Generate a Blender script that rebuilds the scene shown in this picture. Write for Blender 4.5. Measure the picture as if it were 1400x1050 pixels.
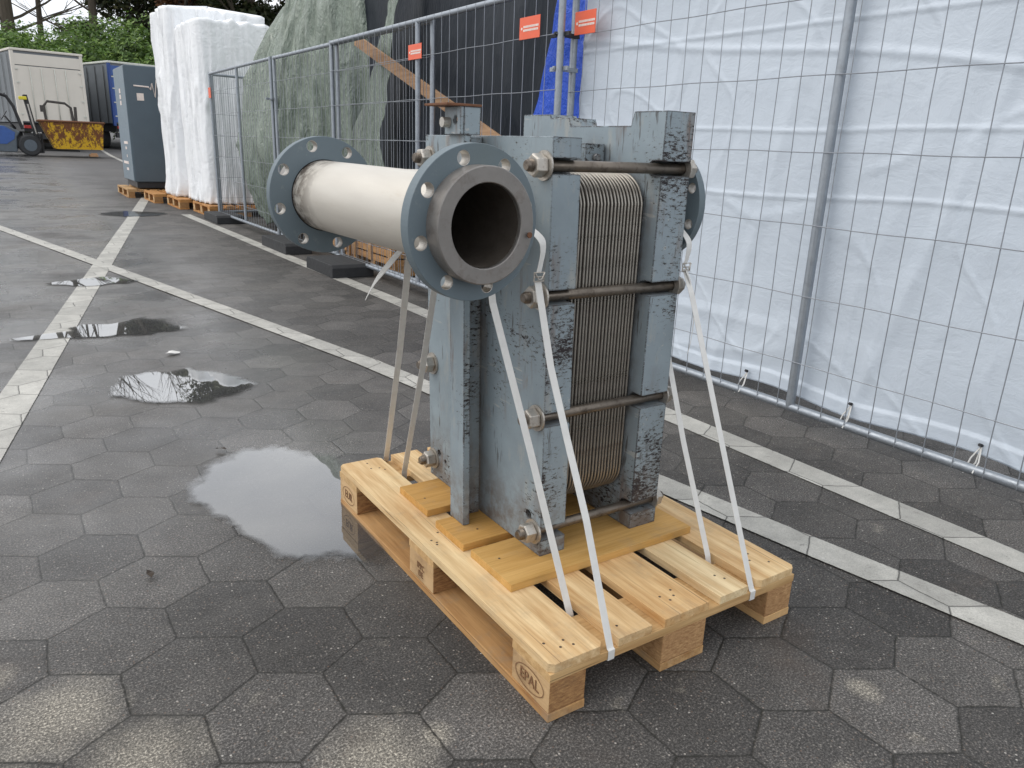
import bpy, bmesh, math, random
from mathutils import Vector, Matrix, noise
import mathutils
random.seed(7)
for o in list(bpy.data.objects): bpy.data.objects.remove(o)
S = bpy.context.scene; COL = S.collection
R = math.radians
# ------------------------------------------------------------------ camera
YAW, PITCH, ROLL = .5913, .2990, .0386
fw = Vector((math.sin(YAW)*math.cos(PITCH), math.cos(YAW)*math.cos(PITCH), -math.sin(PITCH)))
rt = Vector((math.cos(YAW), -math.sin(YAW), 0)); up = rt.cross(fw)
r2 = math.cos(ROLL)*rt + math.sin(ROLL)*up; u2 = -math.sin(ROLL)*rt + math.cos(ROLL)*up
cd = bpy.data.cameras.new('camera'); cam = bpy.data.objects.new('camera', cd); COL.objects.link(cam)
M = Matrix((r2, u2, -fw)).transposed().to_4x4(); M.translation = Vector((-.8328, -1.0540, 1.1688))
cam.matrix_world = M; cd.sensor_width = 36; cd.lens = 1038.1/1400*36; cd.clip_start = .05; cd.clip_end = 2000
S.camera = cam
# ------------------------------------------------------------------ world, sun, exposure
SUN_EL, SUN_AZ = R(47), R(-62)          # azimuth from +y towards +x (sun to the left and a little behind the machine)
w = bpy.data.worlds.new('World'); S.world = w; w.use_nodes = True
nt = w.node_tree; nt.nodes.clear()
sky = nt.nodes.new('ShaderNodeTexSky'); sky.sky_type = 'NISHITA'; sky.sun_disc = False
sky.sun_elevation = SUN_EL; sky.sun_rotation = SUN_AZ; sky.dust_density = 3; sky.air_density = 1.0
tc = nt.nodes.new('ShaderNodeTexCoord'); mp = nt.nodes.new('ShaderNodeMapping'); mp.inputs['Scale'].default_value = (1, 1, 2.6)
nz = nt.nodes.new('ShaderNodeTexNoise'); nz.inputs['Scale'].default_value = 2.2; nz.inputs['Detail'].default_value = 7; nz.inputs['Roughness'].default_value = .55
cr = nt.nodes.new('ShaderNodeValToRGB'); cr.color_ramp.elements[0].position = .33; cr.color_ramp.elements[1].position = .62
cr.color_ramp.elements[0].color = (8.4, 9.0, 10.0, 1); cr.color_ramp.elements[1].color = (14.5, 14.7, 15.0, 1)
hs = nt.nodes.new('ShaderNodeHueSaturation'); hs.inputs['Saturation'].default_value = .6
mx = nt.nodes.new('ShaderNodeMix'); mx.data_type = 'RGBA'; mx.inputs[0].default_value = .85
bg = nt.nodes.new('ShaderNodeBackground'); bg.inputs['Strength'].default_value = .1
wo = nt.nodes.new('ShaderNodeOutputWorld')
L = nt.links.new
L(tc.outputs['Generated'], mp.inputs['Vector']); L(mp.outputs[0], nz.inputs['Vector']); L(nz.outputs['Fac'], cr.inputs[0])
L(sky.outputs[0], hs.inputs['Color']); L(hs.outputs[0], mx.inputs[6]); L(cr.outputs[0], mx.inputs[7]); L(mx.outputs[2], bg.inputs[0]); L(bg.outputs[0], wo.inputs[0])
sd = bpy.data.lights.new('sun', 'SUN'); sd.energy = 1.0; sd.angle = R(48); sd.color = (1, .94, .86)
sun = bpy.data.objects.new('sun', sd); COL.objects.link(sun)
sdir = Vector((math.sin(SUN_AZ)*math.cos(SUN_EL), math.cos(SUN_AZ)*math.cos(SUN_EL), math.sin(SUN_EL)))
sun.rotation_euler = sdir.to_track_quat('Z', 'Y').to_euler(); sun.location = (-6, 4, 9)
S.view_settings.view_transform = 'Standard'; S.view_settings.look = 'None'; S.view_settings.gamma = 1
S.view_settings.exposure = .15
S.render.engine = 'CYCLES'

# ------------------------------------------------------------------ helpers
ORG = {}
def tag(o, label=None, cat=None, group=None, kind=None):
    if label: o['label'] = label
    if cat: o['category'] = cat
    if group: o['group'] = group
    if kind: o['kind'] = kind
    return o
def thing(name, label, cat, loc=(0, 0, 0), group=None):
    o = bpy.data.objects.new(name, None); COL.objects.link(o); o.location = loc; o.empty_display_size = .1
    ORG[o.name] = Vector(loc)
    return tag(o, label, cat, group)
def copy_tree(o, parent=None):
    c = o.copy(); COL.objects.link(c)
    if parent: c.parent = parent
    ORG[c.name] = ORG.get(o.name, Vector())
    for ch in list(o.children): copy_tree(ch, c)
    return c
class MB:
    def __init__(s): s.v = []; s.f = []; s.m = []; s.sm = []
    def add(s, vs, fs, m=0, smooth=False):
        n = len(s.v); s.v += [tuple(v) for v in vs]
        for f in fs: s.f.append(tuple(i+n for i in f)); s.m.append(m); s.sm.append(smooth)
        return s
    def box(s, x0, x1, y0, y1, z0, z1, m=0, ch=None):
        if ch:   # chamfered vertical corners, ch = amount
            P = [(x0+ch, y0), (x1-ch, y0), (x1, y0+ch), (x1, y1-ch), (x1-ch, y1), (x0+ch, y1), (x0, y1-ch), (x0, y0+ch)]
            return s.prism(P, z0, z1, m)
        vs = [(x, y, z) for z in (z0, z1) for y in (y0, y1) for x in (x0, x1)]
        return s.add(vs, [(0, 2, 3, 1), (4, 5, 7, 6), (0, 1, 5, 4), (1, 3, 7, 5), (3, 2, 6, 7), (2, 0, 4, 6)], m)
    def prism(s, P, z0, z1, m=0, ax='z'):
        n = len(P)
        def q(a, b, c): return (a, b, c) if ax == 'z' else ((a, c, b) if ax == 'y' else (c, a, b))
        vs = [q(a, b, z0) for a, b in P]+[q(a, b, z1) for a, b in P]
        fs = [tuple(range(n))[::-1], tuple(range(n, 2*n))]+[(i, (i+1) % n, (i+1) % n+n, i+n) for i in range(n)]
        return s.add(vs, fs, m)
    def tube(s, pts, r, n=10, m=0, caps=True, smooth=True, ang=0):
        pts = [Vector(p) for p in pts]; rs = r if isinstance(r, (list, tuple)) else [r]*len(pts)
        vs = []; u = None
        for i, p in enumerate(pts):
            d = (pts[min(i+1, len(pts)-1)]-pts[max(i-1, 0)]).normalized()
            if u is None: u = d.orthogonal().normalized()
            else: u = (u-d*u.dot(d)).normalized()
            v = d.cross(u)
            for k in range(n):
                a = 2*math.pi*k/n+ang
                vs.append(p+(u*math.cos(a)+v*math.sin(a))*rs[i])
        b = len(s.v); s.v += [tuple(x) for x in vs]
        for i in range(len(pts)-1):
            for k in range(n):
                s.f.append((b+i*n+k, b+i*n+(k+1) % n, b+(i+1)*n+(k+1) % n, b+(i+1)*n+k)); s.m.append(m); s.sm.append(smooth)
        if caps:
            s.f.append(tuple(b+k for k in range(n))[::-1]); s.m.append(m); s.sm.append(False)
            e = b+(len(pts)-1)*n; s.f.append(tuple(e+k for k in range(n))); s.m.append(m); s.sm.append(False)
        return s
    def lathe(s, p0, d, prof, n=48, m=0, smooth=True):
        """prof: list of (distance along d, radius)"""
        p0 = Vector(p0); d = Vector(d).normalized(); u = d.orthogonal().normalized(); v = d.cross(u)
        b = len(s.v)
        for (t, r) in prof:
            for k in range(n):
                a = 2*math.pi*k/n; s.v.append(tuple(p0+d*t+(u*math.cos(a)+v*math.sin(a))*r))
        for i in range(len(prof)-1):
            for k in range(n):
                s.f.append((b+i*n+k, b+i*n+(k+1) % n, b+(i+1)*n+(k+1) % n, b+(i+1)*n+k)); s.m.append(m); s.sm.append(smooth)
        return s
    def ribbon(s, pts, w, side, t=.0012, m=0, soft=False):
        pts = [Vector(p) for p in pts]; side = Vector(side).normalized(); ws = w if isinstance(w, list) else [w]*len(pts)
        if soft:
            q = []; qw = []; n = len(pts)
            for i in range(n-1):
                p0, p1, p2, p3 = pts[max(i-1, 0)], pts[i], pts[i+1], pts[min(i+2, n-1)]
                for k in range(6):
                    u = k/6; q.append(.5*((2*p1)+(p2-p0)*u+(2*p0-5*p1+4*p2-p3)*u*u+(3*p1-p0-3*p2+p3)*u**3)); qw.append(ws[i]*(1-u)+ws[i+1]*u)
            pts = q+[pts[-1]]; ws = qw+[ws[-1]]
        b = len(s.v)
        for i, p in enumerate(pts):
            d = (pts[min(i+1, len(pts)-1)]-pts[max(i-1, 0)]).normalized()
            sd = (side-d*side.dot(d)).normalized(); nn = d.cross(sd)
            for (a, c) in ((-1, -1), (1, -1), (1, 1), (-1, 1)): s.v.append(tuple(p+sd*a*ws[i]/2+nn*c*t/2))
        for i in range(len(pts)-1):
            for k in range(4):
                s.f.append((b+i*4+k, b+i*4+(k+1) % 4, b+i*4+4+(k+1) % 4, b+i*4+4+k)); s.m.append(m); s.sm.append(False)
        s.f.append((b, b+3, b+2, b+1)); e = b+4*(len(pts)-1); s.f.append((e, e+1, e+2, e+3)); s.m += [m, m]; s.sm += [False, False]
        return s
    def build(s, name, mats, parent=None, bevel=0, label=None, cat=None, group=None, kind=None, seg=2, sharp=None, org=None):
        if not isinstance(mats, (list, tuple)): mats = [mats]
        if parent is not None: o0 = ORG[parent.name]
        elif org is not None: o0 = Vector(org)
        else:
            xs = [v[0] for v in s.v]; ys = [v[1] for v in s.v]; zs = [v[2] for v in s.v]
            o0 = Vector(((min(xs)+max(xs))/2, (min(ys)+max(ys))/2, min(zs)))
        me = bpy.data.meshes.new(name)
        me.from_pydata([(v[0]-o0.x, v[1]-o0.y, v[2]-o0.z) for v in s.v], [], s.f)
        for mt in mats: me.materials.append(mt)
        me.polygons.foreach_set('material_index', s.m); me.polygons.foreach_set('use_smooth', s.sm); me.update()
        ob = bpy.data.objects.new(name, me); COL.objects.link(ob)
        if parent is not None: ob.parent = parent
        else: ob.location = o0
        ORG[ob.name] = o0
        bm = bmesh.new(); bm.from_mesh(me); bmesh.ops.recalc_face_normals(bm, faces=bm.faces)
        if kind == 'structure':
            bm.normal_update(); dn = [f for f in bm.faces if f.normal.z < 0]
            if dn: bmesh.ops.reverse_faces(bm, faces=dn)
        for e in bm.edges:
            if len(e.link_faces) == 2 and e.calc_face_angle(0) > R(34) and len(bm.verts) < 20000: e.smooth = False
        bm.to_mesh(me); bm.free()
        if bevel:
            md = ob.modifiers.new('bevel', 'BEVEL'); md.width = bevel; md.segments = seg; md.limit_method = 'ANGLE'; md.angle_limit = R(35)
        return tag(ob, label, cat, group, kind)
def shape2d(loops, t, bevel=0.0, res=2):
    """filled 2-D outlines (outer + holes) extruded to thickness t -> verts, faces"""
    cu = bpy.data.curves.new('tmp', 'CURVE'); cu.dimensions = '2D'; cu.fill_mode = 'BOTH'; cu.extrude = t/2-bevel; cu.bevel_depth = bevel; cu.bevel_resolution = res
    cu.offset = -bevel
    for lp in loops:
        sp = cu.splines.new('POLY'); sp.points.add(len(lp)-1)
        for p, (a, b) in zip(sp.points, lp): p.co = (a, b, 0, 1)
        sp.use_cyclic_u = True
    ob = bpy.data.objects.new('tmp', cu); COL.objects.link(ob)
    me = ob.to_mesh(); vs = [tuple(v.co) for v in me.vertices]; fs = [tuple(p.vertices) for p in me.polygons]
    ob.to_mesh_clear(); bpy.data.objects.remove(ob); bpy.data.curves.remove(cu)
    return vs, fs
def circ(cx, cy, r, n=32): return [(cx+r*math.cos(2*math.pi*k/n), cy+r*math.sin(2*math.pi*k/n)) for k in range(n)]
def text_mesh(body, size, depth):
    cu = bpy.data.curves.new('tmp', 'FONT'); cu.body = body; cu.size = size; cu.extrude = depth; cu.align_x = 'CENTER'; cu.align_y = 'CENTER'
    ob = bpy.data.objects.new('tmp', cu); COL.objects.link(ob); me = ob.to_mesh()
    vs = [tuple(v.co) for v in me.vertices]; fs = [tuple(p.vertices) for p in me.polygons]
    ob.to_mesh_clear(); bpy.data.objects.remove(ob); bpy.data.curves.remove(cu)
    return vs, fs

# ------------------------------------------------------------------ materials
class NT:
    def __init__(s, name):
        s.mat = bpy.data.materials.new(name); s.mat.use_nodes = True; s.t = s.mat.node_tree
        s.b = s.t.nodes['Principled BSDF']; s.out = s.t.nodes['Material Output']
    def n(s, typ, **kw):
        nd = s.t.nodes.new('ShaderNode'+typ)
        for k, v in kw.items():
            if isinstance(k, str) and k.startswith('i_'): nd.inputs[k[2:].replace('_', ' ')].default_value = v
            else: setattr(nd, k, v)
        return nd
    def l(s, a, b): s.t.links.new(a, b)
    def coord(s, kind='Object'):
        return s.n('TexCoord').outputs[kind]
    def world(s): return s.n('NewGeometry').outputs['Position']
    def mapping(s, vec, scale=(1, 1, 1), loc=(0, 0, 0), rot=(0, 0, 0)):
        m = s.n('Mapping'); m.inputs['Scale'].default_value = scale; m.inputs['Location'].default_value = loc; m.inputs['Rotation'].default_value = rot
        s.l(vec, m.inputs['Vector']); return m.outputs[0]
    def noise(s, vec, scale, detail=4, rough=.55, dist=0):
        m = s.n('TexNoise'); m.inputs['Scale'].default_value = scale; m.inputs['Detail'].default_value = detail; m.inputs['Roughness'].default_value = rough; m.inputs['Distortion'].default_value = dist
        if vec is not None: s.l(vec, m.inputs['Vector'])
        return m.outputs['Fac']
    def vor(s, vec, scale, out='Distance', feature='F1'):
        m = s.n('TexVoronoi'); m.feature = feature; m.inputs['Scale'].default_value = scale; s.l(vec, m.inputs['Vector']); return m.outputs[out]
    def ramp(s, f, *st):
        m = s.n('ValToRGB'); e = m.color_ramp.elements
        while len(e) < len(st): e.new(.5)
        for q, (p, c) in zip(e, st):
            q.position = p; q.color = (c, c, c, 1) if isinstance(c, (int, float)) else (*c, 1)
        s.l(f, m.inputs[0]); return m.outputs[0]
    def mix(s, f, a, b, mode='MIX'):
        m = s.n('Mix'); m.data_type = 'RGBA'; m.blend_type = mode
        for sock, v in ((m.inputs[0], f), (m.inputs[6], a), (m.inputs[7], b)):
            if isinstance(v, (int, float)): sock.default_value = v if sock == m.inputs[0] else (v, v, v, 1)
            elif isinstance(v, tuple): sock.default_value = (*v, 1)
            else: s.l(v, sock)
        return m.outputs[2]
    def math(s, op, a, b=None, c=None, clamp=False):
        m = s.n('Math'); m.operation = op; m.use_clamp = clamp
        for i, v in enumerate((a, b, c)):
            if v is None: continue
            if isinstance(v, (int, float)): m.inputs[i].default_value = v
            else: s.l(v, m.inputs[i])
        return m.outputs[0]
    def vm(s, op, a, b=None, c=None, out=0):
        m = s.n('VectorMath'); m.operation = op
        for i, v in enumerate((a, b, c)):
            if v is None: continue
            if isinstance(v, tuple): m.inputs[i].default_value = v
            else: s.l(v, m.inputs[i])
        return m.outputs[out]
    def bump(s, h, strength=.3, dist=.01, normal=None):
        m = s.n('Bump'); m.inputs['Strength'].default_value = strength; m.inputs['Distance'].default_value = dist; s.l(h, m.inputs['Height'])
        if normal is not None: s.l(normal, m.inputs['Normal'])
        return m.outputs[0]
    def set(s, **kw):
        for k, v in kw.items():
            i = s.b.inputs[k.replace('_', ' ')]
            if isinstance(v, (int, float)): i.default_value = v
            elif isinstance(v, tuple): i.default_value = (*v, 1) if len(v) == 3 else v
            else: s.l(v, i)
        return s.mat
def simple(name, col, rough=.5, metal=0, nscale=None, namt=.25, bump=0, bscale=60, spec=.5):
    m = NT(name); v = m.coord()
    f = m.noise(v, nscale or 12, 5); c = m.mix(f, tuple(x*(1-namt) for x in col), tuple(min(1, x*(1+namt)) for x in col))
    m.set(Base_Color=c, Roughness=m.ramp(m.noise(v, 25, 3), (.2, max(0, rough-.1)), (.8, min(1, rough+.1))), Metallic=metal, Specular_IOR_Level=spec)
    if bump: m.set(Normal=m.bump(m.noise(v, bscale, 5), bump, .004))
    return m.mat

# --- hex pavers (regular hexagons, corners pointing along y)
HW, HX, HY = .2622, -.48, .318
def hexnodes(m):
    P = m.world()
    jit = m.n('TexNoise'); jit.inputs['Scale'].default_value = 30; jit.inputs['Detail'].default_value = 2; m.l(P, jit.inputs['Vector'])
    j1 = m.vm('SUBTRACT', jit.outputs['Color'], (.5, .5, .5)); j1 = m.vm('SCALE', j1); j1.node.inputs['Scale'].default_value = .007
    jit2 = m.n('TexNoise'); jit2.inputs['Scale'].default_value = 2.4; jit2.inputs['Detail'].default_value = 1; m.l(P, jit2.inputs['Vector'])
    j2 = m.vm('SUBTRACT', jit2.outputs['Color'], (.5, .5, .5)); j2 = m.vm('SCALE', j2); j2.node.inputs['Scale'].default_value = .03
    P2 = m.vm('ADD', m.vm('ADD', P, j1), j2)
    p = m.vm('SUBTRACT', P2, (HX, HY, 0)); p = m.vm('MULTIPLY', p, (1/HW, 1/HW, 0))
    s3 = math.sqrt(3)
    def wrap(v): return m.vm('WRAP', v, (.5, s3/2, 1), (-.5, -s3/2, -1))
    a = wrap(p); b = wrap(m.vm('SUBTRACT', p, (.5, s3/2, 0)))
    la = m.vm('LENGTH', a, out=1); lb = m.vm('LENGTH', b, out=1)
    f = m.math('LESS_THAN', lb, la)
    mxv = m.n('Mix'); mxv.data_type = 'VECTOR'; m.l(f, mxv.inputs[0]); m.l(a, mxv.inputs[4]); m.l(b, mxv.inputs[5]); gv = mxv.outputs[1]
    ag = m.vm('ABSOLUTE', gv); d1 = m.vm('DOT_PRODUCT', ag, (.5, s3/2, 0), out=1)
    sx = m.n('SeparateXYZ'); m.l(ag, sx.inputs[0]); d = m.math('MAXIMUM', d1, sx.outputs[0])
    edge = m.math('MULTIPLY', m.math('SUBTRACT', .5, d), HW)       # metres to the joint
    cid = m.vm('SUBTRACT', p, gv); cid = m.vm('MULTIPLY', cid, (2, 2, 0)); cid = m.vm('ADD', cid, (.25, .25, 0)); cid = m.vm('SNAP', cid, (.5, .5, 1))
    wn = m.n('TexWhiteNoise'); m.l(cid, wn.inputs['Vector'])
    return P, edge, wn
def far_mask(m, P):
    sy = m.n('SeparateXYZ'); m.l(P, sy.inputs[0])
    mr = m.n('MapRange'); mr.inputs['From Min'].default_value = 15; mr.inputs['From Max'].default_value = 24; m.l(sy.outputs[1], mr.inputs['Value'])
    return mr.outputs[0], sy
def paving():
    m = NT('hexagonal_concrete_paving'); P, edge, wn = hexnodes(m)
    far, sy = far_mask(m, P)
    en = m.math('ADD', edge, m.math('MULTIPLY', m.math('SUBTRACT', m.noise(P, 55, 4, .7), .5), .009))
    joint = m.ramp(en, (.0011, 0), (.0042, 1)); 
    joint = m.mix(far, joint, 1.0)
    ragged = m.ramp(m.noise(P, 3.1, 2), (.35, .72), (.6, 1))          # some joints are packed with grit and hardly show
    tone = m.ramp(wn.outputs['Value'], (0, .62), (1, 1.32))
    big = m.ramp(m.noise(P, .55, 4), (.3, .75), (.72, 1.25))
    med = m.ramp(m.noise(P, 7, 5, .65), (.3, .72), (.7, 1.22))
    fine = m.ramp(m.noise(P, 190, 4, .8), (.34, .22), (.48, .75), (.57, 1.6), (.68, 4.2))
    base = m.mix(1, (.071, .066, .061), tone, 'MULTIPLY'); base = m.mix(1, base, big, 'MULTIPLY'); base = m.mix(1, base, med, 'MULTIPLY'); base = m.mix(1, base, fine, 'MULTIPLY')
    # pale and brown aggregate stones
    vn = m.n('TexVoronoi'); vn.inputs['Scale'].default_value = 135; m.l(P, vn.inputs['Vector'])
    g = m.ramp(vn.outputs['Distance'], (.20, 1), (.38, 0)); vs = m.n('SeparateColor'); m.l(vn.outputs['Color'], vs.inputs[0])
    sel = m.ramp(vs.outputs[0], (.60, 0), (.82, 1)); gm = m.math('MULTIPLY', g, sel); gm = m.math('MULTIPLY', gm, m.ramp(far, (0, .75), (.5, 0)))
    gcol = m.ramp(vs.outputs[1], (0, (.13, .12, .11)), (.45, (.26, .24, .21)), (.8, (.15, .09, .06)), (1, (.60, .57, .52)))
    base = m.mix(gm, base, gcol)
    # dried, pale patches held to single stones
    dry = m.math('MULTIPLY', m.ramp(wn.outputs['Value'], (.80, 0), (.86, 1)), m.ramp(m.noise(P, 5, 4, .6), (.42, 0), (.60, 1)))
    sepc = m.n('SeparateColor'); m.l(wn.outputs['Color'], sepc.inputs[0])
    near = m.n('MapRange'); near.inputs['From Min'].default_value = .9; near.inputs['From Max'].default_value = .35; m.l(sy.outputs[1], near.inputs['Value'])
    dry = m.math('MULTIPLY', dry, 0.0)
    dry2 = m.math('MULTIPLY', m.ramp(m.noise(P, 8.5, 3, .6), (.64, 0), (.73, .5)), near.outputs[0])
    # the four weathered stones at the front
    tot = None
    for (cx, cy, r) in ((-.873, .54, .16), (-.742, .318, .15), (-.352, .09, .15), (.70, -.29, .05), (-.22, .09, .05), (-1.0, .75, .07)):
        dd = m.vm('DISTANCE', P, (cx, cy, 0), out=1); k = m.math('SUBTRACT', 1, m.math('DIVIDE', dd, r), clamp=True)
        tot = k if tot is None else m.math('MAXIMUM', tot, k)
    spot = m.math('ADD', m.math('MULTIPLY', tot, 1.3), m.math('MULTIPLY', m.math('SUBTRACT', m.noise(P, 14, 5, .65), .5), 1.5), clamp=True)
    spot = m.math('MULTIPLY', spot, m.ramp(tot, (0, 0), (.12, 1)))
    dsum = m.math('MULTIPLY', m.math('MAXIMUM', m.math('MAXIMUM', dry, dry2), spot), .62)
    base = m.mix(dsum, base, m.mix(1, (.27, .245, .20), fine, 'MULTIPLY'))
    # brown stains, faint moss
    st = m.ramp(m.noise(P, 2.2, 5, .6), (.60, 0), (.78, .45)); base = m.mix(st, base, (.075, .052, .038))
    jc = m.mix(m.noise(P, 2.7, 3), (.006, .006, .005), (.020, .019, .013))
    ja = m.math('MULTIPLY', m.math('SUBTRACT', 1, joint), ragged)
    base = m.mix(ja, base, jc)
    # far asphalt is lighter
    base = m.mix(far, base, m.mix(1, (.085, .083, .083), big, 'MULTIPLY'))
    base = m.mix(m.math('MULTIPLY', m.ramp(m.noise(m.mapping(P, (.6, 2, 1)), 1.3, 5, .6), (.48, 0), (.7, .35)), m.ramp(sy.outputs[1], (0, 0), (.5, 1))), base, (.13, .12, .105))
    # wetness: the left and middle are damp and shiny
    wet = m.ramp(m.noise(P, .9, 4, .6), (.30, .25), (.56, 1))
    leftm = m.n('MapRange'); leftm.inputs['From Min'].default_value = 1.5; leftm.inputs['From Max'].default_value = .2
    sxx = sy; m.l(sxx.outputs[0], leftm.inputs['Value'])
    ym = m.n('MapRange'); ym.inputs['From Min'].default_value = .5; ym.inputs['From Max'].default_value = 1.7; m.l(sy.outputs[1], ym.inputs['Value'])
    wet = m.math('MULTIPLY', m.math('MULTIPLY', wet, leftm.outputs[0]), ym.outputs[0])
    ro = m.mix(wet, m.ramp(m.noise(P, 40, 3), (.2, .62), (.8, .9)), .22)
    h = m.math('ADD', m.math('MULTIPLY', m.ramp(en, (.0005, 0), (.0048, 1)), .8), m.math('MULTIPLY', m.noise(P, 330, 2, .6), .32))
    h = m.math('ADD', h, m.math('MULTIPLY', m.noise(P, 60, 3, .6), .25))
    hf = m.mix(far, h, m.noise(P, 60, 3))
    m.l(m.math('ADD', .5, m.math('MULTIPLY', wet, .4)), m.b.inputs['Specular IOR Level'])
    bn_ = m.bump(hf, .7, .005); m.l(m.math('SUBTRACT', .75, m.math('MULTIPLY', wet, .62)), bn_.node.inputs['Strength'])
    m.set(Base_Color=base, Roughness=ro, Normal=bn_)
    return m.mat
def paint_line():
    m = NT('worn_road_paint'); P, edge, wn = hexnodes(m)
    far, sy = far_mask(m, P)
    joint = m.ramp(edge, (.0006, 0), (.003, 1)); joint = m.mix(far, joint, 1.0)
    dirt = m.ramp(m.noise(P, 9, 6, .7), (.3, .72), (.65, 1.05))
    col = m.mix(1, (.50, .485, .44), dirt, 'MULTIPLY')
    col = m.mix(1, col, m.ramp(wn.outputs['Value'], (0, .84), (1, 1.08)), 'MULTIPLY')
    col = m.mix(1, col, m.ramp(m.noise(P, 240, 3, .7), (.3, .7), (.55, 1), (.7, 1.1)), 'MULTIPLY')
    wear = m.ramp(m.noise(P, 22, 7, .75), (.60, 0), (.70, .8)); col = m.mix(wear, col, (.10, .095, .09))
    col = m.mix(m.math('SUBTRACT', 1, joint), col, (.035, .033, .028))
    h = m.math('ADD', m.ramp(edge, (0, 0), (.006, 1)), m.math('MULTIPLY', m.noise(P, 300, 2), .3))
    m.set(Base_Color=col, Roughness=.55, Normal=m.bump(h, .4, .005))
    # ragged rims
    at = m.n('Attribute'); at.attribute_name = 'rim'
    al = m.math('ADD', at.outputs['Fac'], m.math('MULTIPLY', m.math('SUBTRACT', m.noise(P, 70, 5, .7), .5), .55))
    m.set(Alpha=m.ramp(al, (.02, 0), (.10, 1)))
    return m.mat
def water():
    m = NT('standing_water'); t = m.t; P = m.world()
    tr = m.n('BsdfTransparent'); tr.inputs[0].default_value = (.86, .87, .87, 1)
    gl = m.n('BsdfGlossy'); gl.inputs['Roughness'].default_value = .012; gl.inputs[0].default_value = (1, 1, 1, 1)
    fr = m.n('Fresnel'); fr.inputs['IOR'].default_value = 1.5
    df = m.n('BsdfDiffuse'); df.inputs[0].default_value = (.11, .11, .108, 1)
    ms = m.n('MixShader'); ms.inputs[0].default_value = .55; m.l(tr.outputs[0], ms.inputs[1]); m.l(df.outputs[0], ms.inputs[2])   # silt in the water
    m1 = m.n('MixShader'); m.l(m.math('MINIMUM', m.math('MULTIPLY', fr.outputs[0], 2.1, clamp=True), .44), m1.inputs[0]); m.l(ms.outputs[0], m1.inputs[1]); m.l(gl.outputs[0], m1.inputs[2])
    at = m.n('Attribute'); at.attribute_name = 'rim'
    al = m.math('ADD', at.outputs['Fac'], m.math('MULTIPLY', m.math('SUBTRACT', m.noise(P, 12, 7, .72), .5), 1.5))
    al = m.ramp(al, (.22, 0), (.85, 1))
    t2 = m.n('BsdfTransparent'); m2 = m.n('MixShader'); m.l(al, m2.inputs[0]); m.l(t2.outputs[0], m2.inputs[1]); m.l(m1.outputs[0], m2.inputs[2])
    m.l(m2.outputs[0], m.out.inputs[0]); return m.mat
def wood(name, axis, dark=(.42, .26, .12), light=(.74, .55, .31), dirty=.3, rough=.7):
    m = NT(name); v = m.coord(); oi = m.n('ObjectInfo')
    off = m.vm('SCALE', oi.outputs['Random']); off = m.n('CombineXYZ'); 
    for k in range(3): m.l(m.math('MULTIPLY', oi.outputs['Random'], 7.0+k*3), off.inputs[k])
    gr = m.n('NewGeometry'); isl = m.math('MULTIPLY', gr.outputs['Random Per Island'], 9); iv = m.n('CombineXYZ')
    for k in range(3): m.l(isl, iv.inputs[k])
    v = m.vm('ADD', m.vm('ADD', v, off.outputs[0]), iv.outputs[0])
    sc = {'x': (1, 14, 14), 'y': (14, 1, 14), 'z': (14, 14, 1)}[axis]
    sv = m.mapping(v, sc)
    g1 = m.noise(sv, 3.2, 6, .6, .4); g2 = m.noise(m.mapping(v, tuple(x*3.2 if x > 1 else 1.5 for x in sc)), 4, 3, .6)
    c = m.mix(m.ramp(g1, (.28, 0), (.68, 1)), dark, light)
    c = m.mix(m.ramp(g2, (.5, 0), (.75, .45)), c, tuple(x*.7 for x in dark))
    c = m.mix(1, c, m.ramp(gr.outputs['Random Per Island'], (0, .80), (1, 1.08)), 'MULTIPLY')
    c = m.mix(m.math('MULTIPLY', oi.outputs['Random'], .5), c, m.mix(1, c, (.95, .70, .42), 'MULTIPLY'))
    crk = m.ramp(m.noise(m.mapping(v, tuple(x*5 if x > 1 else .5 for x in sc)), 3, 2, .5), (.71, 0), (.74, .8)); c = m.mix(crk, c, tuple(x*.35 for x in dark))
    # knots
    kn = m.n('TexVoronoi'); kn.inputs['Scale'].default_value = 2.4; m.l(m.mapping(v, tuple(2.2 if x > 1 else 1 for x in sc)), kn.inputs['Vector'])
    c = m.mix(m.ramp(kn.outputs['Distance'], (.035, .85), (.075, 0)), c, (.16, .075, .03))
    # grey scuffs and footprints
    sf = m.ramp(m.noise(v, 9, 7, .7), (.53, 0), (.72, dirty)); c = m.mix(sf, c, (.25, .21, .16))
    sf2 = m.ramp(m.noise(v, 2.3, 3, .5), (.45, 0), (.7, dirty*.8)); c = m.mix(sf2, c, tuple(min(1, x*1.25) for x in light))
    m.set(Base_Color=c, Roughness=rough, Normal=m.bump(m.math('ADD', g1, m.math('MULTIPLY', g2, .6)), .22, .004), Specular_IOR_Level=.3)
    return m.mat
def endgrain():
    m = NT('pressed_chip_block'); v = m.coord()
    n1 = m.noise(m.mapping(v, (1, 1, 3)), 60, 5, .7); n2 = m.noise(v, 12, 4)
    c = m.mix(m.ramp(n1, (.3, 0), (.7, 1)), (.26, .12, .045), (.60, .37, .17)); c = m.mix(m.ramp(n2, (.4, 0), (.7, .5)), c, (.33, .17, .07))
    m.set(Base_Color=c, Roughness=.85, Normal=m.bump(n1, .6, .006)); return m.mat
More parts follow.
